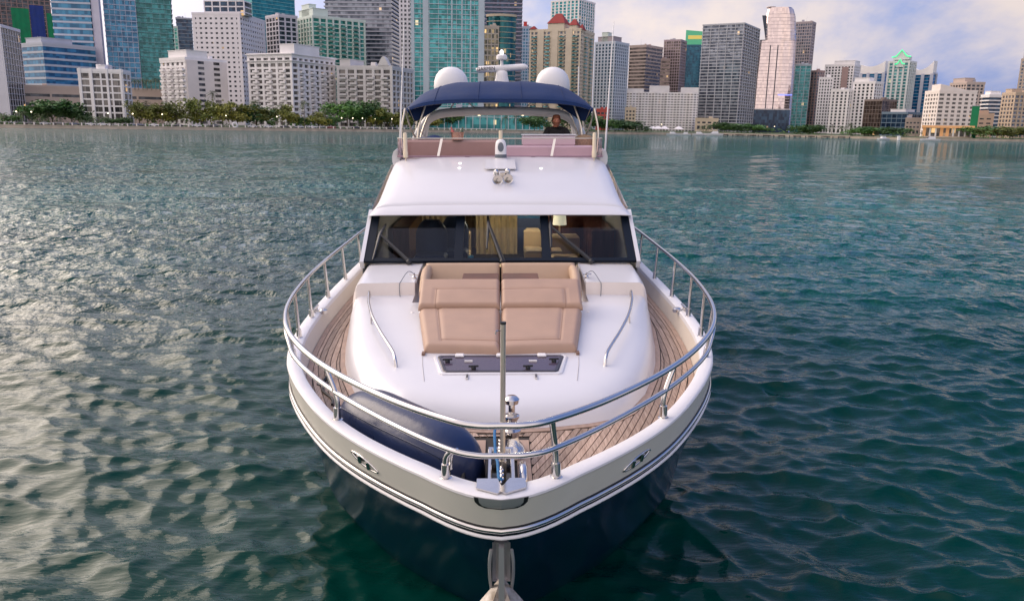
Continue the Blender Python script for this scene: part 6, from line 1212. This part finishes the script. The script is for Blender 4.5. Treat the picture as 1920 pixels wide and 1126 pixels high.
# ice bucket with bottles on the flybridge
t = thing('ice_bucket', 'copper ice bucket standing on the flybridge ledge, two bottles in it', 'bucket', (-.95, 18.0, 5.15), onboard=True)
mb = MB(); mb.lathe([(.13, 0), (.15, .16), (.165, .17), (.145, .165), (.12, .02), (0, .02)], (-.95, 18.0, 5.15), 20); mb.build('bucket', mat('copper', (.75, .48, .36), .25, metal=.9), t, 50)
for dx, c, nm in ((-.1, (.5, .12, .1), 'red-capped bottle leaning left in the copper ice bucket'), (.09, (.06, .1, .06), 'dark green bottle leaning right in the copper ice bucket')):
    mb = MB(); b0 = Vector((-.95 + dx * .5, 18.0, 5.18)); b1 = b0 + Vector((dx * .6, 0, .16)); b2 = b1 + Vector((dx * .3, 0, .09)); mb.tube([b0, b1, b1 + Vector((dx * .1, 0, .03)), b2], [.04, .04, .018, .016], 10)
    o = mb.build('wine_bottle', mat('bottle ' + nm[:3], c, .15)); tag(o, nm, 'bottle'); aboard(o)
mb = MB(); mb.grid([[(-1.85 + .62 * u, 18.02 + .35 * v, 5.17 + .07 * math.sin(3.1 * u) * math.sin(3.1 * v) + .02 * math.sin(9 * u + 4 * v)) for u in np.linspace(0, 1, 14)] for v in np.linspace(0, 1, 8)]); mb.box(-1.84, -1.25, 18.04, 18.34, 5.14, 5.175)
o = mb.build('folded_cover', NAVYC); tag(o, 'navy canvas cover folded on the left of the flybridge sofa', 'cover'); aboard(o)
# ------------------------------------------------------------------ the person at the flybridge helm
def person():
    t = thing('person', 'person in a black shirt with auburn hair and beard bent over the flybridge console', 'person', (1.36, 19.2, 4.36), onboard=True)
    J = {'pel': (1.22, 19.3, 5.0), 'chest': (1.20, 19.12, 5.26), 'neck': (1.19, 19.02, 5.42), 'nk2': (1.185, 18.97, 5.48), 'head': (1.18, 18.92, 5.57), 'crown': (1.18, 18.93, 5.68),
         'ls': (.98, 19.08, 5.36), 'le': (.86, 18.9, 5.16), 'lw': (.98, 18.66, 5.10), 'rs': (1.42, 19.08, 5.36), 're': (1.53, 18.9, 5.16), 'rw': (1.42, 18.66, 5.10),
         'lh': (1.12, 19.3, 4.93), 'lk': (1.08, 19.0, 4.72), 'la': (1.08, 19.05, 4.44), 'lt': (1.08, 18.88, 4.41), 'rh': (1.32, 19.3, 4.93), 'rk': (1.36, 19.0, 4.72), 'ra': (1.36, 19.05, 4.44), 'rt': (1.36, 18.88, 4.41)}
    Rd = {'pel': .15, 'chest': .17, 'neck': .075, 'nk2': .062, 'head': .095, 'crown': .075, 'ls': .085, 'le': .052, 'lw': .035, 'rs': .085, 're': .052, 'rw': .035, 'lh': .1, 'lk': .07, 'la': .045, 'lt': .045, 'rh': .1, 'rk': .07, 'ra': .045, 'rt': .045}
    E_ = [('pel', 'chest'), ('chest', 'neck'), ('neck', 'nk2'), ('nk2', 'head'), ('head', 'crown'), ('chest', 'ls'), ('ls', 'le'), ('le', 'lw'), ('chest', 'rs'), ('rs', 're'), ('re', 'rw'), ('pel', 'lh'), ('lh', 'lk'), ('lk', 'la'), ('la', 'lt'), ('pel', 'rh'), ('rh', 'rk'), ('rk', 'ra'), ('ra', 'rt')]
    for s, w in (('l', 'lw'), ('r', 'rw')):
        sg = 1 if s == 'l' else -1; b = J[w]
        J[s + 'p'] = (b[0] + sg * .01, b[1] - .06, b[2]); Rd[s + 'p'] = .03; E_.append((w, s + 'p'))
        for k in range(4):
            n1, n2 = f'{s}f{k}', f'{s}g{k}'; off = (k - 1.5) * .021
            J[n1] = (b[0] + off, b[1] - .105 - .006 * (k in (1, 2)), b[2] + .005); J[n2] = (b[0] + off, b[1] - .145 - .01 * (k in (1, 2)), b[2] - .022); Rd[n1] = .009; Rd[n2] = .008; E_ += [(s + 'p', n1), (n1, n2)]
        J[s + 'u'] = (b[0] + sg * .045, b[1] - .07, b[2]); J[s + 'v'] = (b[0] + sg * .055, b[1] - .10, b[2] - .015); Rd[s + 'u'] = .011; Rd[s + 'v'] = .009; E_ += [(s + 'p', s + 'u'), (s + 'u', s + 'v')]
    off = (1.22, 19.2, 4.38); BASE[t.name] = off; ks = list(J); me = bpy.data.meshes.new('body')
    me.from_pydata([tuple(a - b for a, b in zip(J[k], off)) for k in ks], [(ks.index(a), ks.index(b)) for a, b in E_], [])
    o = bpy.data.objects.new('body', me); COL.objects.link(o); o.modifiers.new('skin', 'SKIN'); sm = o.modifiers.new('sub', 'SUBSURF'); sm.levels = 2; sm.render_levels = 2
    if not me.skin_vertices: me.attributes.new('skin', 'FLOAT', 'POINT')
    sv = me.skin_vertices[0].data if me.skin_vertices else []
    for i, k in enumerate(ks):
        if len(sv): sv[i].radius = (Rd[k], Rd[k]); sv[i].use_root = (k == 'pel')
    dg = bpy.context.evaluated_depsgraph_get(); m2 = bpy.data.meshes.new_from_object(o.evaluated_get(dg)); bpy.data.objects.remove(o)
    m2.name = 'body'; m2.materials.clear(); m2.materials.append(SHIRT); m2.materials.append(SKIN); m2.materials.append(mat('dark trousers', (.03, .03, .04), .8))
    for p in m2.polygons:
        z = p.center.z + off[2]; y = p.center.y + off[1]; p.material_index = 1 if (z > 5.455 or (y < 18.72 and z > 5.0)) else 2 if z < 4.95 else 0; p.use_smooth = True
    # a face: brow, nose and chin pushed forward on the head
    for v in m2.vertices:
        x, y, z = v.co.x + off[0], v.co.y + off[1], v.co.z + off[2]
        if z > 5.5 and y < 18.90:
            v.co.y -= .03 * math.exp(-((x - 1.18) / .018) ** 2 - ((z - 5.575) / .022) ** 2) + .015 * math.exp(-((x - 1.18) / .05) ** 2 - ((z - 5.52) / .02) ** 2)
    b = bpy.data.objects.new('body', m2); COL.objects.link(b); b.parent = t
    mb = MB(); P = []
    for th in np.linspace(0, 1.5, 8):
        P.append([(1.18 + .103 * math.sin(th) * math.cos(a), 18.945 + .118 * math.sin(th) * math.sin(a) + .012, 5.60 + .125 * math.cos(th) * (1 if math.sin(a) < -.3 else 1.0) - (.06 * th / 1.5 if math.sin(a) > -.2 else -.03 * th)) for a in np.linspace(0, 6.283, 21)])
    mb.grid(P); mb.build('hair', HAIR, t, 60)
    mb = MB(); mb.grid([[(1.18 + .085 * math.sin(a), 18.90 - .085 * math.cos(a), z + .02 * abs(a)) for a in np.linspace(-1.5, 1.5, 13)] for z in (5.545, 5.52, 5.49, 5.475)]); mb.build('beard', HAIR, t, 60)
    for sg in (-1, 1):
        mb = MB(); mb.lathe([(0, -.006), (.011, 0), (0, .006)], (1.18 + sg * .034, 18.832, 5.60), 8, axis='Y'); mb.build('eye', mat('eye', (.03, .02, .02), .2), t)
        mb = MB(); mb.lathe([(0, -.012), (.028, 0), (0, .012)], (1.18 + sg * .098, 18.94, 5.575), 8, axis='X'); mb.build('ear', SKIN, t)
person()
